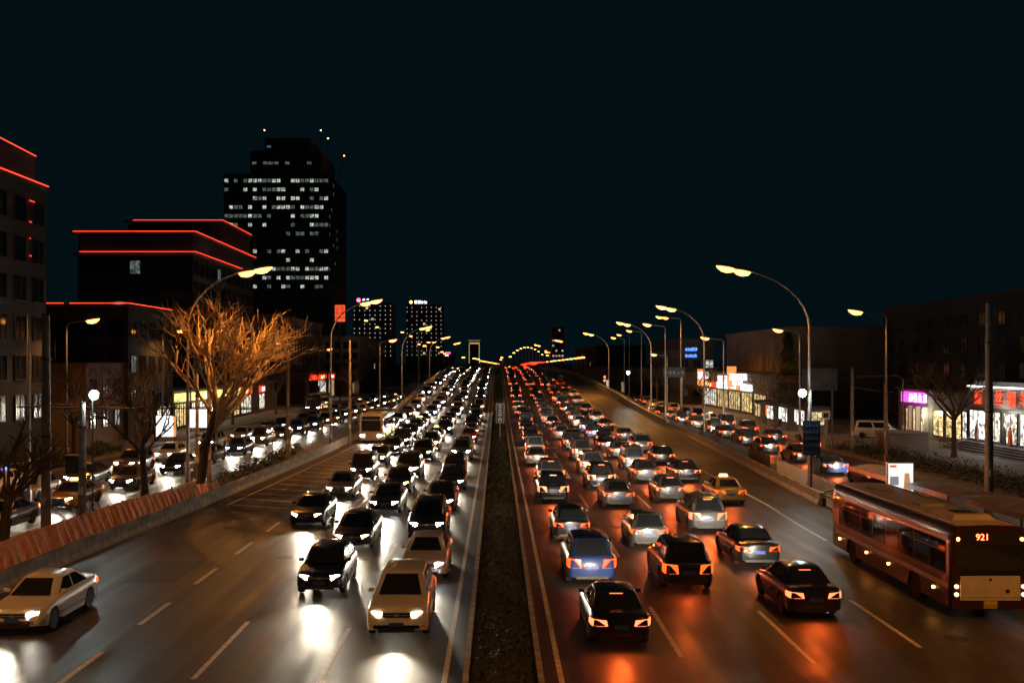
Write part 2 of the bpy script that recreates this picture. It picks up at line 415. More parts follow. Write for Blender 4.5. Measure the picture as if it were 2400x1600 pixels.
# ------------------------------------------------------------------ buildings
def lit(name, colr, s, noise=True):
    """pane of a lit room: curtains, ceiling lights and furniture make it uneven"""
    if name in MATS: return MATS[name]
    m = bpy.data.materials.new(name); m.use_nodes = True; t = m.node_tree; p = t.nodes['Principled BSDF']
    p.inputs['Base Color'].default_value = (.05, .05, .05, 1); p.inputs['Roughness'].default_value = .15
    p.inputs['Emission Color'].default_value = (*colr, 1)
    if noise:
        tc = t.nodes.new('ShaderNodeTexCoord'); oi = t.nodes.new('ShaderNodeObjectInfo')
        ad_ = t.nodes.new('ShaderNodeVectorMath'); ad_.operation = 'ADD'
        sc_ = t.nodes.new('ShaderNodeVectorMath'); sc_.operation = 'SCALE'; sc_.inputs[0].default_value = (37, 91, 53)
        t.links.new(oi.outputs['Random'], sc_.inputs['Scale']); t.links.new(tc.outputs['Object'], ad_.inputs[0]); t.links.new(sc_.outputs[0], ad_.inputs[1])
        n = t.nodes.new('ShaderNodeTexVoronoi'); n.inputs['Scale'].default_value = 2.6; t.links.new(ad_.outputs[0], n.inputs['Vector'])
        r = t.nodes.new('ShaderNodeMapRange'); r.inputs['From Min'].default_value = 0; r.inputs['From Max'].default_value = 1
        r.inputs['To Min'].default_value = .12 * s; r.inputs['To Max'].default_value = 1.8 * s
        sp = t.nodes.new('ShaderNodeSeparateColor'); t.links.new(n.outputs['Color'], sp.inputs[0]); t.links.new(sp.outputs[0], r.inputs['Value'])
        t.links.new(r.outputs[0], p.inputs['Emission Strength'])
    else: p.inputs['Emission Strength'].default_value = s
    MATS[name] = m
    return m
L_OFF = lit('office_light', (.92, 1, .86), .5); L_DIM = lit('office_dim', (.75, 1, .85), .1); L_WARM = lit('warm_room', (1, .72, .35), .8)
L_SHOP = lit('shop_light', (1, .9, .7), 1.0); L_SHOPY = lit('shop_yellow', (1, .72, .3), .9); L_WHITE = lit('lightbox_white', (1, .95, .86), 1.5)
BOXW = lit('lightbox_plain', (.95, .98, 1), 2.0, False); BOXR = lit('lightbox_red', (1, .06, .02), 1.6, False); BOXY = lit('lightbox_yellow', (1, .85, .25), 1.6, False)
BOXM = lit('lightbox_magenta', (1, .08, .75), 2.0, False); BOXB = lit('letters_blue', (.10, .25, 1), 3.0, False); BOXO = lit('lightbox_orange', (1, .28, .07), 1.3, False)
LETW = lit('letters_white', (1, 1, 1), 3.5, False); LETR = lit('letters_red', (1, .06, .015), 1.7, False); LETY = lit('letters_yellow', (1, .8, .3), 3.0, False)
DOT = lit('facade_dot', (.9, .95, .85), 1.6, False)
SRED = lit('sign_redorange', (1, .11, .035), 1.0, False)
FACE = {'S': (0, -1, 0), 'E': (1, 0, math.pi / 2), 'W': (-1, 0, -math.pi / 2)}
WCACHE = {}
def window(parent, face, x, y, z, w_, h_, mat, frame=True):
    """pane in a raised frame; local: x along wall, -y outward"""
    k = (round(w_, 2), round(h_, 2))
    if k not in WCACHE:
        f = .07; m = MB()
        m.box(-w_/2 - f, w_/2 + f, -.09, .05, h_/2, h_/2 + f).box(-w_/2 - f, w_/2 + f, -.13, .05, -h_/2 - f, -h_/2)
        m.box(-w_/2 - f, -w_/2, -.09, .05, -h_/2, h_/2).box(w_/2, w_/2 + f, -.09, .05, -h_/2, h_/2).box(-.03, .03, -.07, .05, -h_/2, h_/2)
        WCACHE[k] = m.mesh('frame', DSTEEL)
    pk = (*k, mat.name)
    if pk not in WCACHE: WCACHE[pk] = MB().box(-w_/2, w_/2, -.03, .03, -h_/2, h_/2).mesh('pane', mat)
    o = link('window', WCACHE[pk], parent, (x, y, z), FACE[face][2])
    if frame: link('frame', WCACHE[k], o)
    return o
class GM:
    def __init__(s): s.l = []
    def build(s, name, mat, parent, loc=(0, 0, 0), rz=0):
        for m in s.l: m.build('character', mat, parent, loc, rz)
def glyph(m, x, z, s, y0=-.05, y1=.0):
    """strokes of a character too far away to read"""
    if isinstance(m, GM): m.l.append(MB()); m = m.l[-1]
    for r in range(random.choice((3, 4))):
        zz = z - s * .42 + s * .84 * r / 3.2; a = random.uniform(-.45, -.2) * s; b = random.uniform(.2, .45) * s
        m.box(x + a, x + b, y0, y1, zz - s * .05, zz + s * .05)
    for r in range(2):
        xx = x + random.uniform(-.35, .35) * s; m.box(xx - s * .05, xx + s * .05, y0 - .004, y1 - .004, z - s * random.uniform(.2, .45), z + s * random.uniform(.2, .45))

def block(name, label, cat, x0, x1, y0, y1, h, mat, parapet=.5):
    t = thing(name, label, cat, ((x0 + x1) / 2, (y0 + y1) / 2, 0))
    a, b = (x1 - x0) / 2, (y1 - y0) / 2
    MB().box(-a, a, -b, b, -.05, h).build('wall', mat, t)
    m = MB(); e = .15
    m.box(-a - e, a + e, -b - e, -b + .2, h + .003, h + parapet).box(-a - e, a + e, b - .2, b + e, h + .003, h + parapet).box(-a - e, -a + .2, -b + .2, b - .2, h + .003, h + parapet).box(a - .2, a + e, -b + .2, b - .2, h + .003, h + parapet)
    m.build('parapet', mat, t)
    t['_a'] = a; t['_b'] = b
    return t, a, b
def windows(t, a, b, face, h0, h1, nf, nb, w_, h_, choose):
    for f in range(nf):
        z = h0 + (h1 - h0) * (f + .5) / nf
        for k in range(nb):
            L = (a if face == 'S' else b) * 2; u = -L/2 + L * (k + .5) / nb; mt = choose(f, k)
            if mt is None: continue
            if face == 'S': window(t, 'S', u, -b - .03, z, w_, h_, mt)
            elif face == 'E': window(t, 'E', a + .03, u, z, w_, h_, mt)
            else: window(t, 'W', -a - .03, u, z, w_, h_, mt)
def led(t, pts, r=.038, name='led_strip'):
    return MB().tube(pts, r, 6).build(name, LED_R, t)

# office tower, about 400 m off
tx0, tx1, ty0, ty1 = xat(525, 400), xat(770, 400), 400, 446
t, a, b = block('office_tower', 'tall dark office tower with rows of lit greenish windows on the left', 'tower', tx0, tx1, ty0, ty1, 82, WALLD, .8)
FH = 3.47
for f in range(24): # floor slabs stand proud of the glazing
    MB().box(-a - .35, a + .35, -b - .35, b + .35, 82 - FH * f - .45, 82 - FH * f - .02).build('floor_slab', WALLD, t)
rows = {0: .75, 1: .55, 2: .45, 3: .5, 4: .45, 5: .45, 6: .12, 7: 0, 8: .6, 9: 0.1, 10: .55, 11: .5, 12: .3, 14: .1}
random.seed(21)
for f in range(13):
    z = 82 - FH * f - FH / 2 - .1
    for k in range(22):
        x = -a + 2 * a * (k + .5) / 22; p = rows.get(f, .05)
        if f >= 8 and k < 6: p = 0
        mt = L_OFF if random.random() < p * .62 else (L_DIM if random.random() < p * .8 else GLASSW)
        window(t, 'S', x, -b - .03, z - .1, 1.45, 1.35, mt)
    for k in range(5):
        y = -b + 2 * b * (k + .5) / 10
        p = .35 if 2 <= f <= 7 else .1
        window(t, 'E', a + .03, y, z - .1, 1.6, 1.35, L_DIM if random.random() < p else GLASSW)
cr = MB().box(-a + 9, a - 4, -b + 6, b - 6, 82, 93); cr.box(-a + 14, a - 9, -b + 10, b - 10, 93, 99); cr.build('crown', WALLD, t)
for k in range(12):
    if k not in (5, 8): window(t, 'S', -a + 10.5 + k * 2.2, -b + 5.97, 88.2, 1.7, 1.1, L_DIM if k in (0, 2, 3, 4, 6, 10) else GLASSW)
window(t, 'S', -a + 15.5, -b + 9.97, 95.6, 1.7, .9, L_DIM)
BEAC = lit('beacon_red', (1, .12, .04), 30, False)
for px, py in ((616, 303), (749, 303), (766, 322), (804, 363)):
    x = xat(px, 420) - (tx0 + tx1) / 2; z = zat(py, 420)
    if px < 800: MB().tube([(x, 0, 93), (x, 0, z)], .12, 5).build('mast', DSTEEL, t)
    else: MB().tube([(a - .5, 0, 82), (x, 0, z)], .1, 5).build('mast', DSTEEL, t)
    MB().tube([(x, 0, z), (x, 0, z + .45)], .22, 8).build('beacon', BEAC, t)

# neon-edged buildings on the left
random.seed(5)
t, a, b = block('stepped_building', 'dark building with three stepped roofs edged in red light strips', 'building', -62, -45, 150, 187, 24.5, WALLD, .1)
c = Vector((-53.5, 168.5, 0))
MB().box(-8.4, 8.5, -18.5, 18.5, 24.6, 27.4).box(-6.5, 8.4, -3.5, 16.5, 27.4, 31.2).build('upper_tier', WALLD, t)
MB().box(-9.0, 9.0, -19.0, 19.0, 24.2, 24.7).box(-9.0, 9.0, -19.0, 19.0, 27.4, 27.75).box(-7, 9, -4, 17, 31.2, 31.5).build('eaves', WALLG, t)
def edge(zz, xl, y0, y1, xr=9.1): return led(t, [(xl, y0, zz), (xr, y0, zz), (xr, y1, zz)])
edge(24.75, -8.0, -19.1, 10.5); edge(27.75, -9.0, -19.1, 18.5); edge(31.5, -5.5, -4.1, 15.0)
windows(t, a, b, 'S', 6, 24, 6, 7, 1.5, 1.9, lambda f, k: L_DIM if (f, k) in ((5, 3), (3, 2), (2, 2)) else GLASSW)
windows(t, a, b, 'E', 6, 24, 6, 12, 1.7, 1.9, lambda f, k: L_DIM if (f, k) == (5, 4) else GLASSW)
t, a, b = block('annex_building', 'low dark annex with one broken red light strip along its roof', 'building', -57, -40, 110, 125, 14.4, WALLD, .3)
x = -8.5
while x < 8.3:
    L = random.uniform(.5, 2.0) if x < 0 else 4; led(t, [(x, -7.75, 14.85), (min(x + L, 8.75), -7.75, 14.85)], .04); x += L + (random.uniform(.15, .9) if x < 0 else .1)
led(t, [(8.7, -7.7, 14.85), (8.75, 6.8, 14.85)], .04)
windows(t, a, b, 'S', 2.5, 14, 3, 6, 1.6, 1.8, lambda f, k: GLASSW)
windows(t, a, b, 'E', 2.5, 14, 3, 5, 1.6, 1.8, lambda f, k: L_DIM if (f, k) == (1, 0) else GLASSW)
t, a, b = block('corner_building', 'tall dark building at far left edge with slanting red roof light strips', 'building', -62, -40, 70, 90, 23.6, WALLD, .3)
led(t, [(11.2, -9.5, 24.0), (11.2, 10.05, 24.0)], .045); led(t, [(11.2, -9.5, 26.7), (11.2, -3.0, 26.55), (11.2, 7.6, 26.2)], .04)
MB().box(-8, 11, -9.8, 8, 23.6, 26.1).build('upper_tier', WALLD, t)
for z, L in ((22.2, .9), (20.4, .35), (19.0, .15), (17.5, .3)): led(t, [(11.2, 6.4, z), (11.2, 6.4 + L, z)], .035)
windows(t, a, b, 'E', 3, 23, 6, 6, 1.8, 2.0, lambda f, k: GLASSW)
windows(t, a, b, 'S', 3, 23, 6, 6, 1.8, 2.0, lambda f, k: L_DIM if (f, k) == (0, 4) else GLASSW)

# low brick block and shop row on the left pavement
t, a, b = block('brick_block', 'low brown lamplit building left of the shop row behind bare trees', 'building', -50, -40.5, 100, 116, 8.0, WALLB, .4)
windows(t, a, b, 'E', 1, 7.6, 2, 5, 1.5, 1.6, lambda f, k: GLASSW)
def shop_row(name, label, x0, x1, y0, y1, h, mat, side, bays, sill=.5, top=3.2):
    """bays: list of (y0, y1, pane material, sign material or None, glyph count, letters)"""
    t = thing(name, label, 'shop', ((x0 + x1) / 2, (y0 + y1) / 2, 0)); a = (x1 - x0) / 2; cy = (y0 + y1) / 2; b = (y1 - y0) / 2
    xf = a if side == 'E' else -a; s = 1 if side == 'E' else -1
    MB().box(-a, a, -b, b, -.05, h).build('wall', mat, t); MB().box(-a - .2, a + .2, -b - .2, b + .2, h + .002, h + .25).build('roof', WALLD, t)
    for (q0, q1, pm, sm, ng, lm) in bays:
        L = q1 - q0; yc = (q0 + q1) / 2 - cy; n = max(1, int(L / 1.6)); w_ = L / n
        for k in range(n):
            window(t, side, xf + s * .04, yc - L/2 + w_ * (k + .5), (sill + top) / 2, w_ - .28, top - sill, pm)
        if sm:
            sg = MB().box(-L/2 + .1, L/2 - .1, -.25, .0, top + .3, top + 1.35).build('fascia', sm, t, (xf + s * .05, yc, 0), FACE[side][2])
            if ng:
                gm = GM()
                for k in range(ng): glyph(gm, (k - (ng - 1) / 2) * min(.95, L / ng * .8), top + .82, .75, -.31, -.27)
                gm.build('lettering', lm, sg)
    return t
random.seed(11)
shop_row('shop_row', 'low shop row with yellow fascia and red sign on the left', -50, -40, 118.2, 182, 4.9, WALLG, 'E',
         [(119, 124, L_SHOP, None, 0, None), (125.5, 131, L_SHOPY, BOXY, 0, LETR), (132.5, 146, L_SHOP, BOXY, 4, LETW), (147, 157, L_SHOPY, BOXY, 5, LETR), (158, 164.5, L_SHOP, BOXR, 4, LETY), (170, 174, L_SHOP, BOXR, 2, LETW)])
shop_row('shop_row', 'distant shop with tall white columns under a red and yellow sign', -50, -40, 212, 250, 6.5, WALLB, 'E',
         [(216, 224, GLASSW, BOXR, 0, LETW), (226, 236, L_WHITE, BOXR, 5, LETY), (240, 248, L_WARM, BOXR, 3, LETW)], .5, 4.4)
shop_row('shop_row', 'far dim shop row on the left beyond the white columned shop', -48, -38, 262, 390, 5, WALLB, 'E',
         [(266, 276, L_WARM, None, 0, None), (300, 306, L_WHITE, None, 0, None), (330, 336, L_WARM, None, 0, None)])
t, a, b = block('columned_building', 'dim brown mid-rise with upright piers behind the left shops', 'building', -66, -44.5, 205, 258, 17.6, WALLB, .6)
windows(t, a, b, 'S', 6, 17, 3, 9, 1.3, 2.4, lambda f, k: GLASSW)
windows(t, a, b, 'E', 7, 17, 3, 16, 1.5, 2.3, lambda f, k: GLASSW)
for k in range(10): MB().box(-a + k * 2.38 - .2, -a + k * 2.38 + .2, -b - .3, -b, .1, 17.5).build('pier', WALLB, t)
t, a, b = block('brick_terrace', 'reddish lamplit building on the left near the overpass crest', 'building', -48, -36.5, 268, 330, 15, WALLB, .5)
windows(t, a, b, 'E', 6, 14.5, 3, 18, 1.6, 1.6, lambda f, k: L_WARM if (f, k) in ((0, 9),) else GLASSW)
windows(t, a, b, 'S', 6, 14.5, 3, 5, 1.4, 1.6, lambda f, k: GLASSW)
# red rooftop sign on a mast
p = at(797, 735, 205)
t = thing('rooftop_sign', 'square red glowing sign with pale characters high beside the street lamps', 'sign', (p.x, 205, 0))
MB().box(-1.0, 1.0, -.25, .15, p.z - .7, p.z + 1.75).build('panel', SRED, t); MB().box(-1.0, 1.0, -.25, .15, p.z - 1.6, p.z - .85).build('lower_panel', SRED, t)
gm = GM(); random.seed(3)
for zz in (1.1, .1):
    for xx in (-.5, .5): glyph(gm, xx, p.z + zz, .85, -.33, -.27)
gm.build('lettering', pmat('red_letter', (.4, .02, .01), .5, emit=(1, .02, .01), estr=.5), t)
MB().tube([(0, 0, -.05), (0, 0, p.z - 1.6)], .16, 8).build('mast', DSTEEL, t)

# hotels with strings of tiny facade lights
def dotted(name, label, px0, px1, pyt, Y, depth, cols, dz, signs, gaps=None):
    x0, x1 = xat(px0, Y), xat(px1, Y); h = zat(pyt, Y)
    t, a, b = block(name, label, 'hotel', x0, x1, Y, Y + depth, h, WALLD, .8)
    m = MB(); r = .32
    for k in range(cols):
        x = -a + .8 + (2 * a - 1.6) * k / (cols - 1); z = h - 1.5
        while z > 12:
            if random.random() > .12: m.box(x - r/2, x + r/2, -b - .4, -b - .05, z - r/2, z + r/2)
            z -= dz
    tag(m.build('facade_lights', DOT, t), kind='stuff')
    wm = MB()
    windows(t, a, b, 'S', 14, h - 1, int((h - 15) / 3.6), cols - 1, 1.6, 1.6, lambda f, k: (L_WARM if random.random() < .04 else GLASSW))
    return t, a, b, h
random.seed(8)
t, a, b, h = dotted('hotel_block', 'dark hotel with dotted light columns and blue white rooftop sign', 828, 918, 712, 700, 30, 8, 3.1, None)
s_ = MB().tube([(-9.5, -b - .6, h + 2.6), (-9.5, -b - .2, h + 2.6)], 1.5, 16); s_.build('sign_disc', lit('disc_red', (1, .08, .2), 3, False), t)
MB().tube([(-9.5, -b - .9, h + 2.0), (-9.5, -b - .65, h + 2.0)], .9, 12).build('disc_mark', BOXB, t)
gm = GM()
for k in range(4): glyph(gm, -6.0 + k * 2.7, h + 2.5, 2.4, -b - .5, -b - .1)
gm.build('lettering', lit('letters_bluewhite', (.7, .75, 1), 3.5, False), t); MB().box(-11, 5, -b - .05, -b + .2, h + .8, h + 1.1).build('sign_rail', DSTEEL, t)
t, a, b, h = dotted('hotel_block', 'dark hotel with dotted light columns and white orange rooftop sign', 952, 1036, 716, 800, 30, 8, 3.4, None)
gm = GM()
for k in range(4): glyph(gm, -6.5 + k * 2.6, h + 2.8, 2.5, -b - .5, -b - .1)
gm.build('lettering', LETW, t); MB().tube([(-10.3, -b - .5, h + 2.7), (-10.3, -b - .1, h + 2.7)], 1.3, 14).build('sign_disc', lit('disc_orange', (1, .45, .1), 4, False), t)
for k in range(7): window(t, 'E', a + .03, -b + 3 + (k % 2) * 2, 14 + k * 3.6, 1.8, 1.8, L_WARM)
# far lit gate-shaped tower and other far blocks
t, a, b = block('lit_tower', 'small far tower outlined with gold lights above the road crest', 'tower', xat(1099, 1500), xat(1124, 1500), 1500, 1520, zat(800, 1500), WALLD, 1)
GOLD = lit('gold_light', (1, .62, .25), .9, False); h = zat(800, 1500)
m = MB()
for k in range(9):
    for sx in (-1, 1): m.box(sx * (a - .5) - .6, sx * (a - .5) + .6, -b - .6, -b - .1, h - 6 - k * 3.2, h - 4.6 - k * 3.2)
for k in range(8): m.box(-a + 1 + k * 1.9, -a + 2.2 + k * 1.9, -b - .6, -b - .1, h - 3.6, h - 1.6)
m.build('outline_lights', GOLD, t); MB().box(-a - 1, a + 1, -b - 1.2, -b, h + .9, h + 2).build('cornice_light', lit('cornice_dim', (1, .75, .4), .25, False), t)
t, a, b = block('far_block', 'far low building carrying a small magenta sign left of the crest', 'building', xat(1030, 620), xat(1066, 620), 620, 640, zat(829, 620), WALLD)
MB().box(-1.3, 2.0, -b - .5, -b - .2, zat(829, 620) - .1, zat(829, 620) + 1.1).build('sign_panel', BOXM, t)
random.seed(13)
t, a, b = block('far_block', 'far dark apartment block with few lit windows right of the crest', 'building', xat(1293, 700), xat(1322, 700), 700, 715, zat(768, 700), WALLD)
windows(t, a, b, 'S', 8, zat(768, 700), 7, 4, 1.2, 1.2, lambda f, k: L_OFF if random.random() < .3 else GLASSW)

# ------------------------------------------------------------------ right-hand buildings
t, a, b = block('sign_building', 'dark block with two rows of blue glowing characters on the right', 'building', xat(1590, 205), 44, 205, 240, zat(800, 205), WALLD)
gm = GM(); random.seed(4); c0 = xat(1590, 205) + a
for r, py in enumerate((818, 833)):
    for k in range(4): glyph(gm, xat(1609 + 7 * k, 205) - c0, zat(py, 205), .72, -b - .2, -b - .08)
gm.build('lettering', BOXB, t)
windows(t, a, b, 'S', 1, zat(836, 205), 3, 3, 1.5, 1.5, lambda f, k: L_OFF if (f, k) == (2, 2) else GLASSW)
windows(t, a, b, 'W', 1, 12, 3, 10, 1.5, 1.5, lambda f, k: GLASSW)
t, a, b = block('long_hall', 'long blank brown hall lit by a street lamp on the right', 'building', 46, 66, 160, 204, 13.6, WALLB, .5)
windows(t, a, b, 'W', .5, 6, 1, 12, 2.2, 1.8, lambda f, k: GLASSW)
for k in range(12): MB().box(-a - .12, -a, -b + 3.6 * k + 1.5, -b + 3.6 * k + 1.7, 0, 13.4).build('pilaster', WALLB, t)
MB().box(-a - .5, -a, -b, b, 6.6, 6.9).build('canopy', DSTEEL, t)
random.seed(17)
shop_row('shop_row', 'two-storey lit shops with white and red signboards beyond right frontage road', 40, 45.6, 150, 199, 6.6, WALLG, 'W',
         [(151, 158, L_WARM, None, 0, None), (159, 166, L_SHOPY, BOXW, 3, LETR), (167, 175, L_WARM, BOXO, 4, LETW), (176, 184, L_SHOPY, BOXW, 4, LETR), (185, 197, L_SHOP, BOXR, 5, LETY)], .6, 3.6)
for i, (px, Y, w_, h_, mt, wd) in enumerate(((1625, 196, 1.2, 3.2, BOXO, 'tall orange'), (1640, 192, 2.6, 1.3, BOXW, 'small white'), (1693, 176, 2.0, 1.2, BOXW, 'wide white'), (1716, 170, 1.5, 3.4, BOXO, 'slanted orange'), (1732, 166, 1.6, 1.6, BOXW, 'square white'), (1741, 163, 2.2, 1.1, BOXW, 'upper white'))):
    q = at(px, (880, 900, 940, 935, 950, 935)[i] - 30 * (i > 1) , Y)
    o = thing('sign_box', wd + ' lightbox sign projecting from the lit shops on the right', 'sign', (39.4, Y, 5.6 + .5 * (i % 2)))
    MB().box(-w_/2, w_/2, -.14, .14, -h_/2, h_/2).build('panel', mt, o, (-.2, 0, 0)); MB().box(-w_/2 - .05, w_/2 + .05, -.1, .1, h_/2 + .005, h_/2 + .07).box(.3, .9, -.05, .05, -.1, .1).build('bracket', DSTEEL, o)
    gm = GM(); glyph(gm, -.2, 0, min(w_, h_) * .8, -.2, -.15); gm.build('lettering', LETR if mt is BOXW else LETW, o)
random.seed(18)
for i, (y0, mt, lb) in enumerate(((121, BOXO, 'kiosk nearest the camera with a red framed lit window'), (127.5, L_WHITE, 'kiosk with a bright pinkish white lit window'), (134.5, BOXW, 'kiosk with a pale green lit window'), (141, BOXO, 'farthest kiosk with an orange lit window'))):
    t = thing('kiosk', lb, 'kiosk', (37.5, y0, .13)); MB().box(-1.3, 1.3, -1.9, 1.9, 0, 2.9).build('wall', WALLG, t); MB().box(-1.7, 1.5, -2.1, 2.1, 2.903, 3.1).build('roof', DSTEEL, t)
    for k in (-.85, .85): window(t, 'W', -1.33, k, 1.75, 1.35, 1.7, L_WHITE if i != 3 else L_WARM)
    window(t, 'S', 0, -1.93, 1.75, 1.6, 1.5, mt if i else L_WARM)

# silk shop with red characters, steps and lit interior
t = thing('silk_shop', 'bright shop with red characters on pale fascia and entrance steps', 'shop', (51, 94, 0))
sx = -5.0
MB().box(-4.2, 5, -14, 6, -.05, 6.6).build('wall', WALLG, t)
MB().box(sx - .05, -4.2, -14, 5.8, 3.9, 4.2).build('lintel', DSTEEL, t)
m = MB().prism([(sx, 5.8, 4.2), (sx, -13, 4.2), (-4.2, -13, 4.2), (-4.2, 5.8, 4.2)], [(sx + .15, 5.3, 6.1), (sx + .15, -12.5, 6.1), (-4.2, -12.5, 6.1), (-4.2, 5.3, 6.1)])
fas = m.build('fascia', pmat('fascia_panel', (.22, .18, .15), .6), t, recalc=True)
MB().box(sx - .1, sx + .12, -12.3, 5.4, 6.1, 6.2).build('light_strip', lit('strip_white', (1, 1, .98), 5, False), t)
for ch, Y in (('雍', 97.1), ('丝', 93.1), ('绸', 90.8), ('羊', 88.6)):
    text('sign_character', ch, 1.55, LETR, t, (sx - .06, Y - 94, 5.05), (R(90), 0, R(-90)), .05)
MB().box(sx + .05, -4.2, -13.5, 5.6, .9, 1.0).build('floor', PAVE, t)
for y0, y1, mt in ((2.2, 5.4, L_WHITE), (-.6, 1.6, L_SHOP), (-3.6, -1.2, L_SHOP), (-6.6, -4.2, L_WHITE), (-9.6, -7.2, L_SHOP)):
    window(t, 'W', sx + .3, (y0 + y1) / 2, 2.45, y1 - y0, 2.7, mt)
for i, (y, c_) in enumerate(((.9, (.6, .08, .1)), (-1.8, (.05, .05, .06)), (-2.9, (.65, .12, .04)), (3.4, (.5, .3, .3)))):
    q = MB().prism([(-.25, -.12, 0), (.25, -.12, 0), (.25, .12, 0), (-.25, .12, 0)], [(-.18, -.1, .75), (.18, -.1, .75), (.18, .1, .75), (-.18, .1, .75)]); q.prism([(-.28, -.1, .75), (.28, -.1, .75), (.28, .1, .75), (-.28, .1, .75)], [(-.2, -.07, 1.35), (.2, -.07, 1.35), (.2, .07, 1.35), (-.2, .07, 1.35)])
    q.tube([(0, 0, 1.35), (0, 0, 1.6)], .1, 8)
    q.build('garment_form', pmat('garment%d' % i, c_, .8), t, (sx - .02, y, 1.0), R(-90))
for k in range(5): MB().box(sx - .9 - .42 * k, sx - .5 - .42 * k, -13, 6, 0, .88 - .17 * k).build('step', pmat('dark_stone', (.09, .09, .09), .35), t)
MB().box(sx - .5, sx + .05, -13, 6, 0, .9).build('landing', PAVE, t)
for y in (5.9, 1.9, -6): MB().tube([(sx - 2.6, y, .1), (sx - 2.6, y, .95), (sx - .4, y, 1.75), (sx - .4, y, .9)], .03, 6).build('handrail', STEEL, t)
lamp('shop_spill', t, (sx - 1.2, -2, 3.7), 'POINT', 250, (1, .95, .85), .4)
t = thing('corner_shop', 'shop with yellow lit shelves and magenta sign beside the silk shop', 'shop', (51, 107, 0))
MB().box(-4.4, 5, -6.8, 11, -.05, 5.4).build('wall', WALLG, t); MB().box(-4.8, 5.2, -6.8, 11.2, 5.402, 5.6).build('roof', DSTEEL, t)
window(t, 'W', -4.43, -3.4, 2.05, 3.4, 2.6, L_SHOPY); window(t, 'W', -4.43, .2, 2.05, 2.4, 2.6, L_SHOPY)
for z in (1.2, 1.75, 2.3): MB().box(-4.62, -4.5, -5.0, 1.3, z, z + .06).build('shelf', pmat('shelf_white', (.7, .65, .5), .5), t)
window(t, 'W', -4.43, -5.9, 2.2, .9, 2.6, L_WHITE)
for y in (3, 5, 7): MB().box(-4.9, -4.4, y - .18, y + .18, 0, 3.6).build('pillar', WHITEM, t); window(t, 'W', -4.43, y + 1, 2.0, 1.2, 2.6, L_SHOPY)
sg = MB().box(-4.9, -4.5, 3.2, 9.0, 4.0, 5.15).build('sign_panel', BOXM, t)
gm = GM(); random.seed(2)
for k in range(4): glyph(gm, -4.0 + k * 1.25 - 2.2, 4.6, 1.0, -4.98, -4.92)
gm.build('lettering', LETW, sg, (0, 0, 0), -math.pi / 2)
lamp('shop_spill', t, (-5.6, 2.4, 3.0), 'POINT', 160, (1, .85, .55), .3)
t, a, b = block('rear_block', 'dark unlit block rising behind the right-hand shops', 'building', 57, 80, 84, 150, 16, WALLD)
windows(t, a, b, 'W', 6, 15, 3, 14, 1.6, 1.6, lambda f, k: GLASSW)
t = thing('stone_hut', 'dark stone utility box beside the tree near the silk shop steps', 'utility box', (38.2, 96, .13))
MB().box(-1.8, 1.8, -1.8, 1.8, 0, 1.7).build('body', WALLG, t); MB().box(-1.9, 1.9, -1.9, 1.9, 1.703, 1.82).build('lid', CONC, t)
MB().box(-1.83, -1.8, -.9, .9, .2, 1.5).build('door', DSTEEL, t)
shop_row('shop_row', 'far dim low buildings on the right beyond the blue sign', 34, 42, 260, 400, 7, WALLB, 'W', [(270, 278, L_WARM, None, 0, None), (310, 316, L_WHITE, None, 0, None)])
t, a, b = block('far_block', 'far dark terrace on the right under small street lamps', 'building', 40, 60, 410, 520, 15, WALLD)
windows(t, a, b, 'W', 2, 14, 3, 14, 1.6, 1.6, lambda f, k: L_WARM if (f, k) in ((1, 3), (2, 8)) else GLASSW)

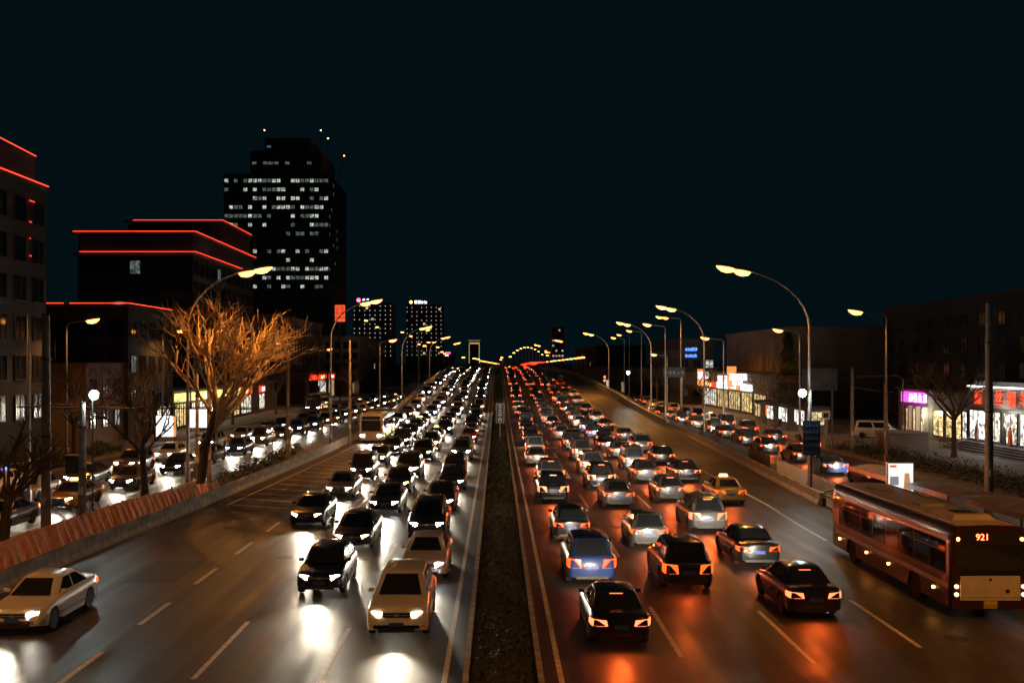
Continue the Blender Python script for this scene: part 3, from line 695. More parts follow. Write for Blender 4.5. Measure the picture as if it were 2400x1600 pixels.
# ------------------------------------------------------------------ street lamps
SOD = (1, .36, .065)
def lamp_head():
    m = MB(); rings = []
    for t_, w_, hh in ((0, .05, .05), (.08, .11, .09), (.3, .17, .13), (.6, .18, .14), (.85, .13, .1), (.95, .06, .05)):
        rings.append([(t_, w_ * math.cos(q), max(-.02, hh * math.sin(q))) for q in [2 * math.pi * k / 10 for k in range(10)]])
    return m.loft(rings)
HM = lamp_head().mesh('lamp_head', STEEL, 40)
lm = MB(); rr = []
for t_, w_, hh in ((.16, .05, .04), (.24, .14, .15), (.45, .17, .21), (.65, .16, .19), (.82, .1, .1), (.9, .03, .03)):
    rr.append([(t_, w_ * math.cos(q), -.025 + min(0, hh * math.sin(q))) for q in [2 * math.pi * k / 10 for k in range(10)]])
LM = lm.loft(rr).mesh('lamp_lens', SODIUM, 60)
POLES = {}
def street_lamp(label, group, base, h, reach, side, twin=True, light=True, straight=False, watts=None):
    """side: +1 arm towards +x, -1 towards -x"""
    t = thing('street_lamp', label, 'street lamp', base, 0, group)
    z0 = h * .74; pts = [(0, 0, 0), (0, 0, 1.2), (0, 0, z0 * .6), (0, 0, z0)]; rad = [.13, .12, .10, .085]
    if straight:
        pts[-1] = (0, 0, h - .5); pts += [(side * .25, 0, h - .2), (side * reach, 0, h)]; rad += [.06, .045]
    else:
        for k in range(1, 9):
            q = R(78) * k / 8; pts.append((side * reach * (1 - math.cos(q)) / (1 - math.cos(R(78))), 0, z0 + (h - z0) * math.sin(q) / math.sin(R(78)))); rad.append(.085 - .004 * k)
    MB().tube(pts, rad, 8).build('pole', STEEL, t, smooth=50)
    MB().box(-.22, .22, -.22, .22, -.02, .12).box(-.15, .15, -.13, .13, .12, .75).build('base_plate', STEEL, t)
    ang = 0 if side > 0 else math.pi
    tips = [pts[-1]] + ([(pts[-1][0] - side * 1.0, 0, pts[-1][2] - (.22 if not straight else .1))] if twin else [])
    for p_ in tips:
        hd = link('lamp_head', HM, t, (p_[0] - side * .1, 0, p_[2] - .03), ang); hd.rotation_euler.y = R(-10); hd.scale = (1.6, 1.6, 1.6)
        link('lamp_lens', LM, hd)
    if light:
        q = tips[0]; lamp('sodium_glow', t, (q[0] + side * .3 if not twin else q[0], 0, q[2] - .32), 'SPOT', watts or (LAMP_W if twin else LAMP_W * .11), SOD, .18, R(156), (0, 0, 0), .6)
    return t
G1 = 'street lamps along the road'
for i, (px, Y, reach) in enumerate(((588, 66.7, 4.2), (868, 101, 3.8), (963, 172, 3.8), (1005, 240, 3.6), (1040, 310, 3.5))):
    xb = (-20.35, -16.6, -16.2, -16.1, -16.1)[i]
    street_lamp('%s twin-headed arched street lamp from the camera on the left of the main road' % ORD[i], G1, (xb, Y, .1 if Y < 140 else 0), 14.4, reach, 1, light=Y < 260)
for i, (xb, Y) in enumerate(((19.9, 64.8), (22.4, 110), (23.0, 152), (22.6, 206), (20.4, 270), (17.5, 340))):
    street_lamp('%s twin-headed arched street lamp from the camera on the right of the main road' % ORD[i], G1, (xb, Y, .1 if Y < 140 else 0), 14.3, 4.6 if i == 0 else 3.9, -1, light=Y < 260)
for i, (px, py) in enumerate(((4, 714), (198, 755), (413, 778), (643, 806), (765, 820), (996, 775), (1012, 803))):
    Y = (60, 90, 119, 180, 230, 262, 330)[i]; p = at(px, py, Y); side = -1 if i == 0 else 1
    street_lamp('%s single-headed lamp from the left edge above the left frontage pavement' % ORD[i], G1, (p.x - 1.6 * side, Y, .13), p.z, 1.6, side, False, Y < 200, True)
p = at(909, 798, 150); street_lamp('straight single-headed lamp rising beside the left overpass ramp', G1, (p.x - 1.2, 150, .0), p.z, 1.2, 1, False, True, True)
for i, (px, py, Y) in enumerate(((2026, 735, 83), (1838, 777, 118), (1665, 795, 138), (1541, 833, 190), (1529, 763, 141), (1445, 793, 235), (1483, 777, 210), (1458, 786, 250))):
    p = at(px, py, Y); out = i < 4
    street_lamp('%s single-headed lamp counted from the right edge along the right frontage road' % ORD[i], G1, (p.x + 1.8, Y, .13 if out else .1), p.z, 1.8, -1, False, Y < 200, True)
p = at(1555, 745, 175); street_lamp('tall straight twin-headed lamp beside the dark direction board on the right', G1, (p.x + 3.0, 175, .1), p.z, 3.0, -1, True, True, True)
for xb, Y, sd_, lb in ((-21.9, 21, 1, 'twin-headed street lamp beside the camera on the left of the road'), (20.6, 21, -1, 'twin-headed street lamp beside the camera on the right of the road'), (-22.4, -24, 1, 'twin-headed street lamp behind the camera on the left'), (20.6, -24, -1, 'twin-headed street lamp behind the camera on the right')):
    street_lamp(lb, G1, (xb, Y, .1), 14.3, 4.4, sd_)
# lamps far away along the second rise and the side streets: each a thin pole with a glowing head
FARM = MB().tube([(0, 0, -9), (0, 0, 0)], .09, 5).mesh('pole', STEEL)
FLH = MB().tube([(-.75, 0, 0), (-.4, 0, .08), (.4, 0, .08), (.75, 0, 0)], [.1, .28, .28, .1], 6).mesh('lamp_head', SODIUM)
farp = []
for k in range(14): farp.append((1196 + 8.3 * k, 836 - 22 * math.sin(math.pi * min(1, k / 9.5)) ** .8 if k < 10 else 818 + (k - 9) * 4.2, 520 + 28 * k, '%s lamp from the left in the far arc of lamps beyond the crest' % ORD[k]))
for k, q in enumerate(((1176, 838, 560), (1174, 843, 640), (1281, 826, 460), (1283, 833, 520))): farp.append((*q, ('upper of two far lamps just right of the median on the crest', 'lower of two far lamps just right of the median on the crest', 'bright far lamp under the right end of the lamp arc', 'lower far lamp under the right end of the lamp arc')[k]))
for k in range(10): farp.append((1283 + 9.2 * k, 848 - 1.1 * k, 620 - 32 * k, '%s lamp from the left in the far straight row right of crest' % ORD[k]))
for k in range(12): farp.append((1168 - 5.2 * k, 853 - .9 * k - (3 if k > 8 else 0), 760 - 18 * k, '%s lamp from the right in the far row left of crest' % ORD[k]))
for k, (x, y) in enumerate(((858, 752), (884, 767), (943, 779), (963, 788), (982, 807), (995, 811), (1005, 803), (1026, 814), (1036, 825), (1042, 829), (1047, 833), (1086, 838))): farp.append((x, y, 420 + 25 * (k % 5), '%s small lamp from the left below the dotted hotels' % ORD[k]))
for px, py, Y, lb in farp:
    p = at(px, py, Y); o = thing('distant_lamp', lb, 'street lamp', (p.x, p.y, p.z), 0, 'far street lamps near the horizon')
    link('lamp_head', FLH, o); pl = link('pole', FARM, o, (.7, 0, 0)); pl.scale.z = max(.2, (p.z + .05) / 9)

# cool white lamps
def flood(label, p, pole_x, watts, tri=False, base=.1):
    t = thing('floodlight', label, 'floodlight', (pole_x, p.y, base)); z = p.z - base; dx = p.x - pole_x
    MB().tube([(0, 0, 0), (0, 0, z + .2)], .045 if tri else .06, 8).build('pole', DSTEEL, t)
    if tri:
        for q in (0, 2.1, 4.2): MB().tube([(0, 0, 1.5), (.75 * math.cos(q + .5), .75 * math.sin(q + .5), 0)], .025, 5).build('leg', DSTEEL, t)
    MB().tube([(dx, .22, z), (dx, .12, z), (dx, -.05, z)], [.1, .22, .27], 16).build('housing', DSTEEL, t); MB().tube([(dx, -.05, z), (dx, -.09, z), (dx, -.12, z)], [.24, .22, .12], 16).build('lens', COOLL, t)
    if abs(dx) > .1: MB().tube([(0, 0, z), (dx, 0, z)], .03, 6).build('arm', DSTEEL, t)
    lamp('flood_glow', t, (dx, -.45, z - .1), 'POINT', watts, (.85, 1, .92), .1)
flood('cool white floodlight on a tripod pole behind the added orange screen', at(221, 925, 53), xat(217, 53), 120, True)
flood('dazzling cool white floodlight halfway up the nearest right lamp post', at(1880, 921, 63.9), 19.72, 260)
flood('small cool white light on a thin pole beside the right ramp', at(1472, 873, 170), xat(1474, 170), 40)

# ------------------------------------------------------------------ utility poles and overhead wire
def pole(label, px, base_py, top_py, r=.19, name='utility_pole', extra=None, Y=None):
    Y = Y or H * F / (base_py - VY); x = xat(px, Y); h = zat(top_py, Y)
    t = thing(name, label, 'pole', (x, Y, .1)); MB().tube([(0, 0, -.1), (0, 0, h * .5), (0, 0, h)], [r, r * .86, r * .7], 12).build('shaft', POLEC, t, smooth=50)
    MB().tube([(0, 0, h), (0, 0, h + .08)], r * .75, 12).build('cap', DSTEEL, t)
    for z in (h * .45, h * .8): MB().tube([(0, 0, z), (0, 0, z + .08)], r * 1.06, 12).build('clamp', DSTEEL, t)
    MB().box(-.1, .1, -r - .06, -r * .8, 1.5, 1.9).build('number_plate', WHITEM, t)
    return t, h
pole('tall concrete pole nearest the left edge beyond the orange screen', 108, 1262, 745, .24)
t, h = pole('shorter thick pole with a traffic box beside the tripod floodlight', 193, 1230, 950, .22)
MB().box(-.75, -.2, -.3, .25, 2.6, 3.5).build('traffic_box', DSTEEL, t); MB().box(-.8, .0, -.35, .3, 3.5, 3.55).build('box_hood', STEEL, t)
pole('slim concrete pole just left of the first left lamp post', 462, 1140, 880, .15)
pole('concrete pole just right of the first left lamp post under lit branches', 490, 1130, 775, .18)
pole('dark pole on left barrier before the second lamp', 675, 1085, 800, .17)
pole('concrete pole on left barrier just past the second lamp', 820, 1040, 800, .16)
pole('thin far-left concrete pole on the pavement', 128, 1045, 800, .17)
pole('thick bare concrete pole in front of the silk shop', 2318, 1178, 715, .26)
pole('short bare pole between kiosks and the white van', 1997, 1060, 865, .18)
pole('slim pole beside the white van', 2074, 1062, 900, .12)
pole('slim pole right of the parked white van with wires', 2116, 1040, 890, .1)
w1 = thing('overhead_beam', 'long dark horizontal cable beam crossing the poles on the left', 'cable', (0, 0, 0))
pa, pb = at(40, 953, 54), at(972, 962, 100); pa.z -= .0
MB().tube([pa, at(300, 956, 60), at(500, 957, 68), at(700, 959, 82), pb], .06, 6).build('cable', DSTEEL, w1)
MB().tube([(pa.x, pa.y, pa.z + .18), (at(500, 957, 68).x, 68, at(500, 957, 68).z + .1), (pb.x, pb.y, pb.z + .12)], .025, 5).build('upper_cable', DSTEEL, w1)
for i, (A, B, lb) in enumerate(((at(1990, 905, 95), at(2400, 915, 62), 'thin overhead wire strung across right poles'), (at(1560, 868, 150), at(2107, 880, 83), 'thin overhead wire from direction board to lamp pole'))):
    m_ = (A + B) / 2; m_.z -= .5; tag(MB().tube([A, A.lerp(m_, .5) - Vector((0, 0, .12)), m_, B.lerp(m_, .5) - Vector((0, 0, .12)), B], .02, 5).build('overhead_wire', DSTEEL), lb, 'wire')

# ------------------------------------------------------------------ signs
t = thing('bridge_sign', 'blue upright bridge name sign with white characters in the median', 'sign', (.27, 108, .16))
MB().tube([(0, 0, 0), (0, 0, 3.9)], .05, 8).build('post', STEEL, t); MB().box(-.46, .46, -.09, -.055, 1.85, 3.95).build('panel', SIGNB, t)
m = MB()
for a0, a1, c0, c1 in ((-.43, .43, 3.89, 3.92), (-.43, .43, 1.88, 1.91), (-.43, -.40, 1.91, 3.89), (.40, .43, 1.91, 3.89)): m.box(a0, a1, -.095, -.091, c0, c1)
m.build('border', SIGNW, t)
for k, ch in enumerate('北太平桥'): text('character', ch, .50, SIGNW, t, (0, -.094, 3.6 - .48 * k), (R(90), 0, 0), .002)
t = thing('stop_board', 'dark bus stop board with five rows on the nearest right lamp post', 'sign', (19.75, 64.0, .1))
z1, z0 = zat(985, 64) - .1, zat(1066, 64) - .1
MB().tube([(0, 0, 0), (0, 0, z0 + .1)], .1, 8).build('post', STEEL, t); MB().box(-.55, .55, -.16, -.08, z0, z1).build('panel', SIGNB, t)
m = MB(); random.seed(6)
for r in range(5): m.box(-.48, .48, -.172, -.162, z0 + .1 + r * (z1 - z0 - .1) / 5, z0 + .1 + r * (z1 - z0 - .1) / 5 + .22)
m.build('row_strip', pmat('row_strip', (.02, .025, .05), .5), t)
gm = GM()
for r in range(5):
    for k in range(4): glyph(gm, -.33 + .22 * k, z0 + .21 + r * (z1 - z0 - .1) / 5, .17, -.18, -.174)
gm.build('lettering', pmat('grey_letter', (.14, .14, .2), .5), t)
MB().box(.12, .55, -.14, .1, zat(1096, 64) - .4, zat(1070, 64) - .2).build('meter_box', STEEL, t)
t = thing('direction_board', 'dark wide direction board on posts over the right frontage road', 'sign', (xat(1580, 150), 150, .1))
z1, z0 = zat(862, 150), zat(885, 150)
MB().box(-1.6, 1.6, -.1, 0, z0, z1).build('panel', SIGNB, t)
for x in (-1.2, 1.2): MB().tube([(x, .08, 0), (x, .08, z1)], .07, 6).build('post', STEEL, t)
gm = GM()
for k in range(5): glyph(gm, -1.2 + .6 * k, (z0 + z1) / 2, .5, -.115, -.104)
gm.build('lettering', pmat('dim_letter', (.25, .26, .3), .5), t)
t = thing('blue_billboard', 'dim blue billboard behind the nearest right lamp post', 'billboard', (xat(1920, 92), 92, .13))
z1, z0 = zat(866, 92), zat(918, 92); MB().box(-1.6, 1.6, -.15, 0, z0, z1).build('panel', pmat('blue_poster', (.03, .06, .13), .6, noise=.6, nscale=1.2), t)
for x in (-1.2, 1.2): MB().tube([(x, .1, 0), (x, .1, z1 - .1)], .08, 6).build('post', DSTEEL, t)
for i, (px, py, Y, lb) in enumerate(((1656, 975, 118, 'small white square notice on a post beside the right railing'), (1314, 883, 240, 'tiny pale notice board beside the overpass exit'), (1935, 972, 100, 'round small sign on a thin post near the kiosks'))):
    p = at(px, py, Y); t = thing('notice_sign', lb, 'sign', (p.x, Y, zr(Y) if i == 1 else .1)); z = p.z - t.location.z
    MB().tube([(0, 0, 0), (0, 0, z + .3)], .045, 6).build('post', STEEL, t); MB().box(-.42, .42, -.08, -.05, z - .42, z + .42).build('panel', SIGNW, t); MB().box(-.25, .25, -.09, -.082, z - .25, z + .2).build('mark', SIGNB, t)
# traffic signal showing red, far right
p = at(1417, 884, 230); t = thing('traffic_signal', 'red traffic signal beyond the right frontage traffic', 'traffic light', (p.x, 230, 0))
MB().tube([(0, 0, 0), (0, 0, p.z + .6)], .08, 6).build('post', DSTEEL, t); MB().box(-.35, .35, -.25, .1, p.z - 1.1, p.z + .5).build('housing', DSTEEL, t)
for z in (.1, -.7): MB().tube([(0, -.3, p.z + z), (0, -.26, p.z + z)], .26, 12).build('red_lens', BRAKE, t)

# ------------------------------------------------------------------ bare trees
def branch_tree(label, base, h, seed, spread=1.0, mat=TWIG, lean=(0, 0), depth=5, trunk_r=.2, up=.35, n0=7, fork=.38, droop=0):
    rnd = random.Random(seed); t = thing('bare_tree', label, 'tree', base)
    tm, cm = MB(), MB()
    th = h * fork; top = Vector((lean[0] * .3, lean[1] * .3, th))
    tm.tube([(0, 0, -.1), (.03, .02, .5), Vector((lean[0] * .1, lean[1] * .1, th * .55)), top], [trunk_r * 1.35, trunk_r, trunk_r * .88, trunk_r * .72], 9)
    tm.build('trunk', BARK, t, smooth=60)
    def grow(p, d, L, r, lev):
        n = 4; pts = [p]; q = p; dd = d
        for k in range(n):
            dd = (dd + Vector((rnd.gauss(0, .16), rnd.gauss(0, .16), rnd.gauss(0, .10) + up * .18 - (droop * .2 if lev < 2 else 0)))).normalized(); q = q + dd * (L / n); pts.append(q)
        cm.tube(pts, [r * (1 - .55 * k / n) for k in range(n + 1)], 5 if lev > 2 else 3, cap=False)
        if lev <= 0: return
        for k in range(rnd.choice((3, 4, 5)) if lev > 1 else rnd.choice((3, 4, 5))):
            i = rnd.choice((2, 3, 4, 4)) if lev > 1 else rnd.choice((1, 2, 3, 4)); az = rnd.uniform(0, 6.28); perp = dd.orthogonal().normalized(); perp.rotate(Matrix.Rotation(az, 3, dd))
            nd = (dd * rnd.uniform(.65, 1) + perp * rnd.uniform(.4, .9)); grow(pts[i], nd.normalized(), L * rnd.uniform(.55, .74), max(.017, r * .52), lev - 1)
    for k in range(n0):
        az = 6.28 * k / n0 + rnd.uniform(-.3, .3); el = rnd.uniform(.5, 1.2)
        d = Vector((math.cos(az) * spread + lean[0] * .12, math.sin(az) * spread + lean[1] * .12, el)).normalized()
        grow(top - Vector((0, 0, rnd.uniform(0, th * .25))), d, h * rnd.uniform(.26, .34), trunk_r * .5, depth - 1)
    cm.build('crown', mat, t)
    return t
branch_tree('bare tree with bright lamplit branches under the first left street lamp', (-18.9, 64.5, .1), 12.6, 4, .5, lean=(3.2, .8), trunk_r=.30, n0=14, depth=4, up=.6, fork=.42)
branch_tree('second bare tree with dark trunk left of the lamplit one', (-21.4, 61.5, .1), 9.0, 9, .5, mat=BARK, lean=(-.4, 0), trunk_r=.22, depth=3)
branch_tree('bare dark tree at the left edge with bent trunk', (-21.9, 45, .1), 7.0, 12, .7, mat=BARK, lean=(.6, 1), trunk_r=.24, depth=3)
for i, (x, y, hh) in enumerate(((-35, 84, 9.5), (-35.6, 100, 10), (-35.5, 136, 9), (-36, 165, 9), (-36, 205, 9.5), (-35.5, 245, 9))):
    branch_tree('%s bare street tree from the camera along the left pavement' % ORD[i], (x, y, .13), hh, 30 + i, .8, mat=BARK, trunk_r=.2, depth=4)
for i, (x, y, hh) in enumerate(((40, 89, 10), (34.5, 126, 9.5), (34.5, 170, 9), (33.8, 215, 9))):
    branch_tree('%s bare street tree from the camera along the right pavement' % ORD[i], (x, y, .13), hh, 50 + i, .8, mat=BARK, trunk_r=.24, depth=4)
# evergreen lit by a lamp on the right
rnd = random.Random(77); ex = xat(1848, 124)
t = thing('evergreen_tree', 'tall ragged evergreen lit by lamp beside the brown hall on the right', 'tree', (ex, 124, .13))
MB().tube([(0, 0, -.1), (.1, 0, 6), (0, 0, 12)], [.2, .14, .04], 8).build('trunk', BARK, t)
cm = MB()
for k in range(9000):
    z = 3.2 + 9.0 * rnd.random(); rad = (1 - (z - 3) / 9.6) * 2.6 * (.75 + .35 * math.sin(z * 4 + 1)) + .25; az = rnd.uniform(0, 6.28); rr_ = rad * math.sqrt(rnd.random())
    c = Vector((rr_ * math.cos(az), rr_ * math.sin(az), z - .25 * rr_)); u = Vector((math.cos(az), math.sin(az), rnd.uniform(-.6, .4))) * rnd.uniform(.08, .22); v_ = Vector((-math.sin(az), math.cos(az), rnd.uniform(-.4, .4))) * rnd.uniform(.03, .08)
    cm.poly([c - u, c + v_, c + u, c - v_])
cm.build('crown', CONIF, t)
rnd = random.Random(5)
def shrub_bed(label, x0, x1, y0, y1, h, n):
    m = MB()
    for k in range(n):
        x, y = rnd.uniform(x0, x1), rnd.uniform(y0, y1); z = .13 + h * rnd.random() * (.6 + .4 * math.sin(x * 2.1 + y * 1.3)); a_ = rnd.uniform(0, 6.28); s = rnd.uniform(.05, .13)
        u = Vector((math.cos(a_), math.sin(a_), rnd.uniform(-.7, .7))) * s; v_ = Vector((-math.sin(a_), math.cos(a_), rnd.uniform(-.6, .6))) * s * .6; c = Vector((x, y, z)); m.poly([c - u, c + v_, c + u, c - v_])
    tag(m.build('shrub_bed', LEAF), label, 'shrubs', kind='stuff')
shrub_bed('dark clipped shrubs on the right pavement before the shops', 32.2, 36.5, 62, 100, 1.0, 9000)
shrub_bed('dark clipped shrubs along the left pavement', -38.5, -35.2, 58, 98, 1.1, 9000)
shrub_bed('dark clipped shrubs on the verge behind the left barrier', -19.6, -18.2, 66, 96, .9, 3500)

# ------------------------------------------------------------------ bus stop on the right
ROOFM = pmat('shelter_roof', (.42, .36, .28), .6, noise=.2, nscale=1.5)
def shelter(label, x, y0, y1):
    t = thing('bus_shelter', label, 'bus shelter', (x, y0, .1)); L = y1 - y0; a = -.03
    m = MB(); rings = []
    for k in range(9):
        q = k / 8; xx = -1.1 + 2.2 * q; rings.append([(xx, 0, 2.72 + .16 * math.sin(math.pi * q)), (xx, L, 2.72 + .16 * math.sin(math.pi * q)), (xx, L, 2.64 + .16 * math.sin(math.pi * q)), (xx, 0, 2.64 + .16 * math.sin(math.pi * q))])
    m.loft(rings).build('roof', ROOFM, t, smooth=30, recalc=True)
    MB().box(-1.16, -1.1, -.05, L + .05, 2.55, 2.78).box(1.1, 1.16, -.05, L + .05, 2.55, 2.78).build('roof_edge', STEEL, t)
    for k in range(4): MB().tube([(.75, .6 + (L - 1.2) * k / 3, 0), (.75, .6 + (L - 1.2) * k / 3, 2.66)], .06, 8).build('post', STEEL, t)
    MB().box(.2, .6, 1.2, L - 1.2, .42, .47).build('bench_seat', STEEL, t)
    return t
flat('bus_platform', 18.75, 21.9, 20, 57, .16, PAVE)
shelter('long bus shelter with pale lamplit roof behind the parked bus', 20.0, 42.6, 54.5)
shelter('second bus shelter nearer the camera at the right edge', 20.4, 29.5, 41.6)
t = thing('advert_lightbox', 'white glowing advert lightbox standing above the bus roof line', 'lightbox', (18.62, 47.0, .16))
MB().box(-.62, .62, -.1, .1, 2.25, 3.65).build('case', STEEL, t)
MB().box(-.57, .57, -.115, -.1, 2.3, 3.6).build('poster', lit('poster_light', (.95, .93, .88), 1.1, False), t)
MB().box(-.5, -.1, -.125, -.117, 2.6, 3.0).build('poster_block', lit('poster_grey', (.4, .4, .42), .6, False), t)
MB().prism([(.12, -.125, 2.3), (.5, -.125, 2.3), (.5, -.117, 2.3), (.12, -.117, 2.3)], [(.18, -.125, 3.15), (.38, -.125, 3.15), (.38, -.117, 3.15), (.18, -.117, 3.15)]).build('poster_figure', lit('poster_orange', (.8, .35, .15), .7, False), t)
MB().box(-.5, -.2, -.125, -.117, 3.42, 3.52).build('poster_mark', lit('poster_red', (.9, .08, .05), .9, False), t)
for x in (-.5, .5): MB().tube([(x, 0, 0), (x, 0, 2.25)], .05, 8).build('post', STEEL, t)
for i, (px, py, Y, lb) in enumerate(((390, 1003, 107, 'white advert lightbox with red edge on the left pavement'), (466, 990, 122, 'paler advert lightbox beyond it beside a parked car on the left'))):
    p = at(px, py, Y); t = thing('advert_lightbox', lb, 'lightbox', (p.x, Y, .13))
    MB().box(-1.1, 1.1, -.12, .12, .45, 2.75).build('case', DSTEEL, t); MB().box(-1.03, .75 if i == 0 else 1.03, -.14, -.122, .52, 2.68).build('poster', lit('poster_bright', (.97, .98, 1), 2.2, False), t)
    if i == 0: MB().box(.76, 1.03, -.14, -.122, .52, 2.68).build('poster_edge', BOXO, t)
    for x in (-.9, .9): MB().tube([(x, 0, 0), (x, 0, .45)], .06, 6).build('leg', DSTEEL, t)

# ------------------------------------------------------------------ cars
def paint(name, c, metal=.0): return pmat('paint_' + name, c, .28, metal, coat=.8, noise=.06, nscale=1)
COL = {'white': (.72, .72, .70), 'silver': (.26, .26, .265), 'grey': (.12, .12, .125), 'black': (.012, .012, .014), 'red': (.35, .02, .02), 'blue': (.03, .06, .2), 'champagne': (.38, .30, .20), 'yellow': (.42, .22, .025)}
KIND = {
 'sedan': dict(L=4.7, W=.91, top=[(-2.35, .58), (-2.28, .68), (-2.0, .80), (-1.15, .93), (0, .96), (1.2, 1.0), (1.7, 1.04), (2.15, 1.03), (2.3, .99), (2.35, .94)], cab=(-1.15, 1.75, -.35, .95, .97, 1.46, .80, .60), wy=(-1.42, 1.36), wr=.32),
 'hatchback': dict(L=4.1, W=.87, top=[(-2.05, .6), (-1.98, .72), (-1.7, .86), (-1.05, .97), (0, 1.0), (1.4, 1.04), (1.85, 1.03), (2.0, .98), (2.05, .92)], cab=(-1.1, 1.95, -.3, 1.35, .99, 1.52, .78, .6), wy=(-1.25, 1.25), wr=.31),
 'suv': dict(L=4.65, W=.94, top=[(-2.32, .66), (-2.25, .82), (-2.0, .98), (-1.1, 1.1), (0, 1.12), (1.6, 1.15), (2.15, 1.13), (2.28, 1.08), (2.32, 1.0)], cab=(-1.15, 2.2, -.35, 1.75, 1.1, 1.72, .84, .66), wy=(-1.4, 1.38), wr=.36),
 'minivan': dict(L=4.5, W=.85, top=[(-2.25, .6), (-2.2, .8), (-2.0, 1.0), (-1.5, 1.1), (0, 1.12), (1.8, 1.14), (2.15, 1.12), (2.22, 1.07), (2.25, 1.0)], cab=(-1.85, 2.2, -1.05, 2.0, 1.09, 1.88, .78, .68), wy=(-1.35, 1.4), wr=.31)}
def lin(tab, y):
    if y <= tab[0][0]: return tab[0][1]
    for (a, va), (b, vb) in zip(tab, tab[1:]):
        if y <= b: return va + (vb - va) * (y - a) / (b - a)
    return tab[-1][1]
def car_meshes(kind, colour):
    K = KIND[kind]; L, W = K['L'], K['W']; hl = L / 2; out = {}
    body = paint(colour, COL[colour], .3 if colour in ('silver', 'champagne', 'grey') else 0)
    ys = set([-hl, -hl + .03, -hl + .1, -hl + .25, hl - .25, hl - .1, hl - .03, hl]); ar = K['wr'] + .06
    for wy in K['wy']:
        for k in range(-6, 7): ys.add(round(wy + ar * math.sin(math.pi / 2 * k / 6), 3))
    y = -hl + .4
    while y < hl - .3: ys.add(round(y, 2)); y += .3
    rings = []
    for y in sorted(ys):
        e = min(1, (hl - abs(y)) / .55); w_ = W * (.74 + .26 * math.sqrt(max(0, 1 - (1 - e) ** 2))); zt = lin(K['top'], y)
        zb = .2 + .12 * (1 - e)
        za = zb
        for wy in K['wy']:
            if abs(y - wy) < ar: za = max(za, K['wr'] + math.sqrt(max(0, ar * ar - (y - wy) ** 2)))
        za = min(za, zt - .14); half = [(0, zb - .01), (w_ - .2, zb), (w_ - .19, max(za, zb + .005)), (w_ - .03, max(za, zb) + .012), (w_, max(za + .03, zb + .16)), (w_, max(za + .05, zt - .3)), (w_ * .975, zt - .09), (w_ * .90, zt - .015), (w_ * .5, zt + .02), (0, zt + .03)]
        rings.append([(x, y, z) for x, z in half] + [(-x, y, z) for x, z in reversed(half[1:-1])])
    out['body'] = MB().loft(rings).mesh('body', body, 38, True)
    yb0, yb1, yt0, yt1, zb, zt, wb, wt = K['cab']
    def ring(z, f):  # f 0 belt .. 1 roof
        a0, a1, w_ = yb0 + (yt0 - yb0) * f, yb1 + (yt1 - yb1) * f, wb + (wt - wb) * f; c = .14
        return [(w_ - c, a0, z), (w_, a0 + c * 1.6, z), (w_, a1 - c * 1.6, z), (w_ - c, a1, z), (-w_ + c, a1, z), (-w_, a1 - c * 1.6, z), (-w_, a0 + c * 1.6, z), (-w_ + c, a0, z)]
    cabin = [ring(zb - .12, -.08), ring(zb + (zt - zb) * .5, .47), ring(zt - .04, .93)]
    top = [(x * .93, y + (.05 if y < 0 else -.05), zt) for x, y, z in ring(zt, 1)]
    top2 = [(x * .45, y * .6 + .15, zt + .035) for x, y, z in ring(zt, 1)]
    out['cabin'] = MB().loft(cabin + [top, top2]).mesh('cabin', body, 42, True)
    def pt(xf, f, which, off):  # point on the windscreen (0) or rear pane (1)
        a0 = (yb0 + (yt0 - yb0) * f) if which == 0 else (yb1 + (yt1 - yb1) * f); w_ = (wb + (wt - wb) * f) - .16
        return (xf * w_, a0 + (-off if which == 0 else off), zb + (zt - zb) * f + off * .6)
    for nm, wh in (('windscreen', 0), ('rear_window', 1)):
        m = MB(); base = [pt(x, f, wh, -.02) for x, f in ((-1, .06), (1, .06), (.97, .88), (-.97, .88))]; tp = [pt(x, f, wh, .018) for x, f in ((-1, .06), (1, .06), (.97, .88), (-.97, .88))]
        out[nm] = m.prism(base, tp).mesh(nm, GLASSD, None, True)
    def side(y0, y1, s):
        def P(y, f, o):
            lo, hi = yb0 + (yt0 - yb0) * f + .3, yb1 + (yt1 - yb1) * f - .3; yy = lo + (hi - lo) * y
            return (s * (wb + (wt - wb) * f + o), yy, zb + (zt - zb) * f)
        q = ((y0, .08), (y1, .08), (y1, .84), (y0, .84))
        return MB().prism([P(y, f, -.03) for y, f in q], [P(y, f, .008) for y, f in q]).mesh('side_window', GLASSD, None, True)
    out['side_window'] = [side(a, b, s) for s in (1, -1) for a, b in ((0, .46), (.52, 1))]
    zh = lin(K['top'], -hl + .12) - .06; zt_ = lin(K['top'], hl - .12) - (.2 if kind in ('sedan', 'hatchback') else .26)
    def lampm(nm, w_, h_, d, s, mat):
        m = MB(); m.prism([(-w_/2, 0, -h_/2), (w_/2, d * .6 * s, -h_/2 + .01), (w_/2, d * .6 * s, h_/2), (-w_/2, 0, h_/2 - .03)], [(-w_/2, d, -h_/2), (w_/2, d * 1.6, -h_/2 + .01), (w_/2, d * 1.6, h_/2), (-w_/2, d, h_/2 - .03)]); return m.mesh(nm, mat, None, True)
    W0 = W * .86
    out['headlight'] = [( [(-1 if False else 1)], None )]
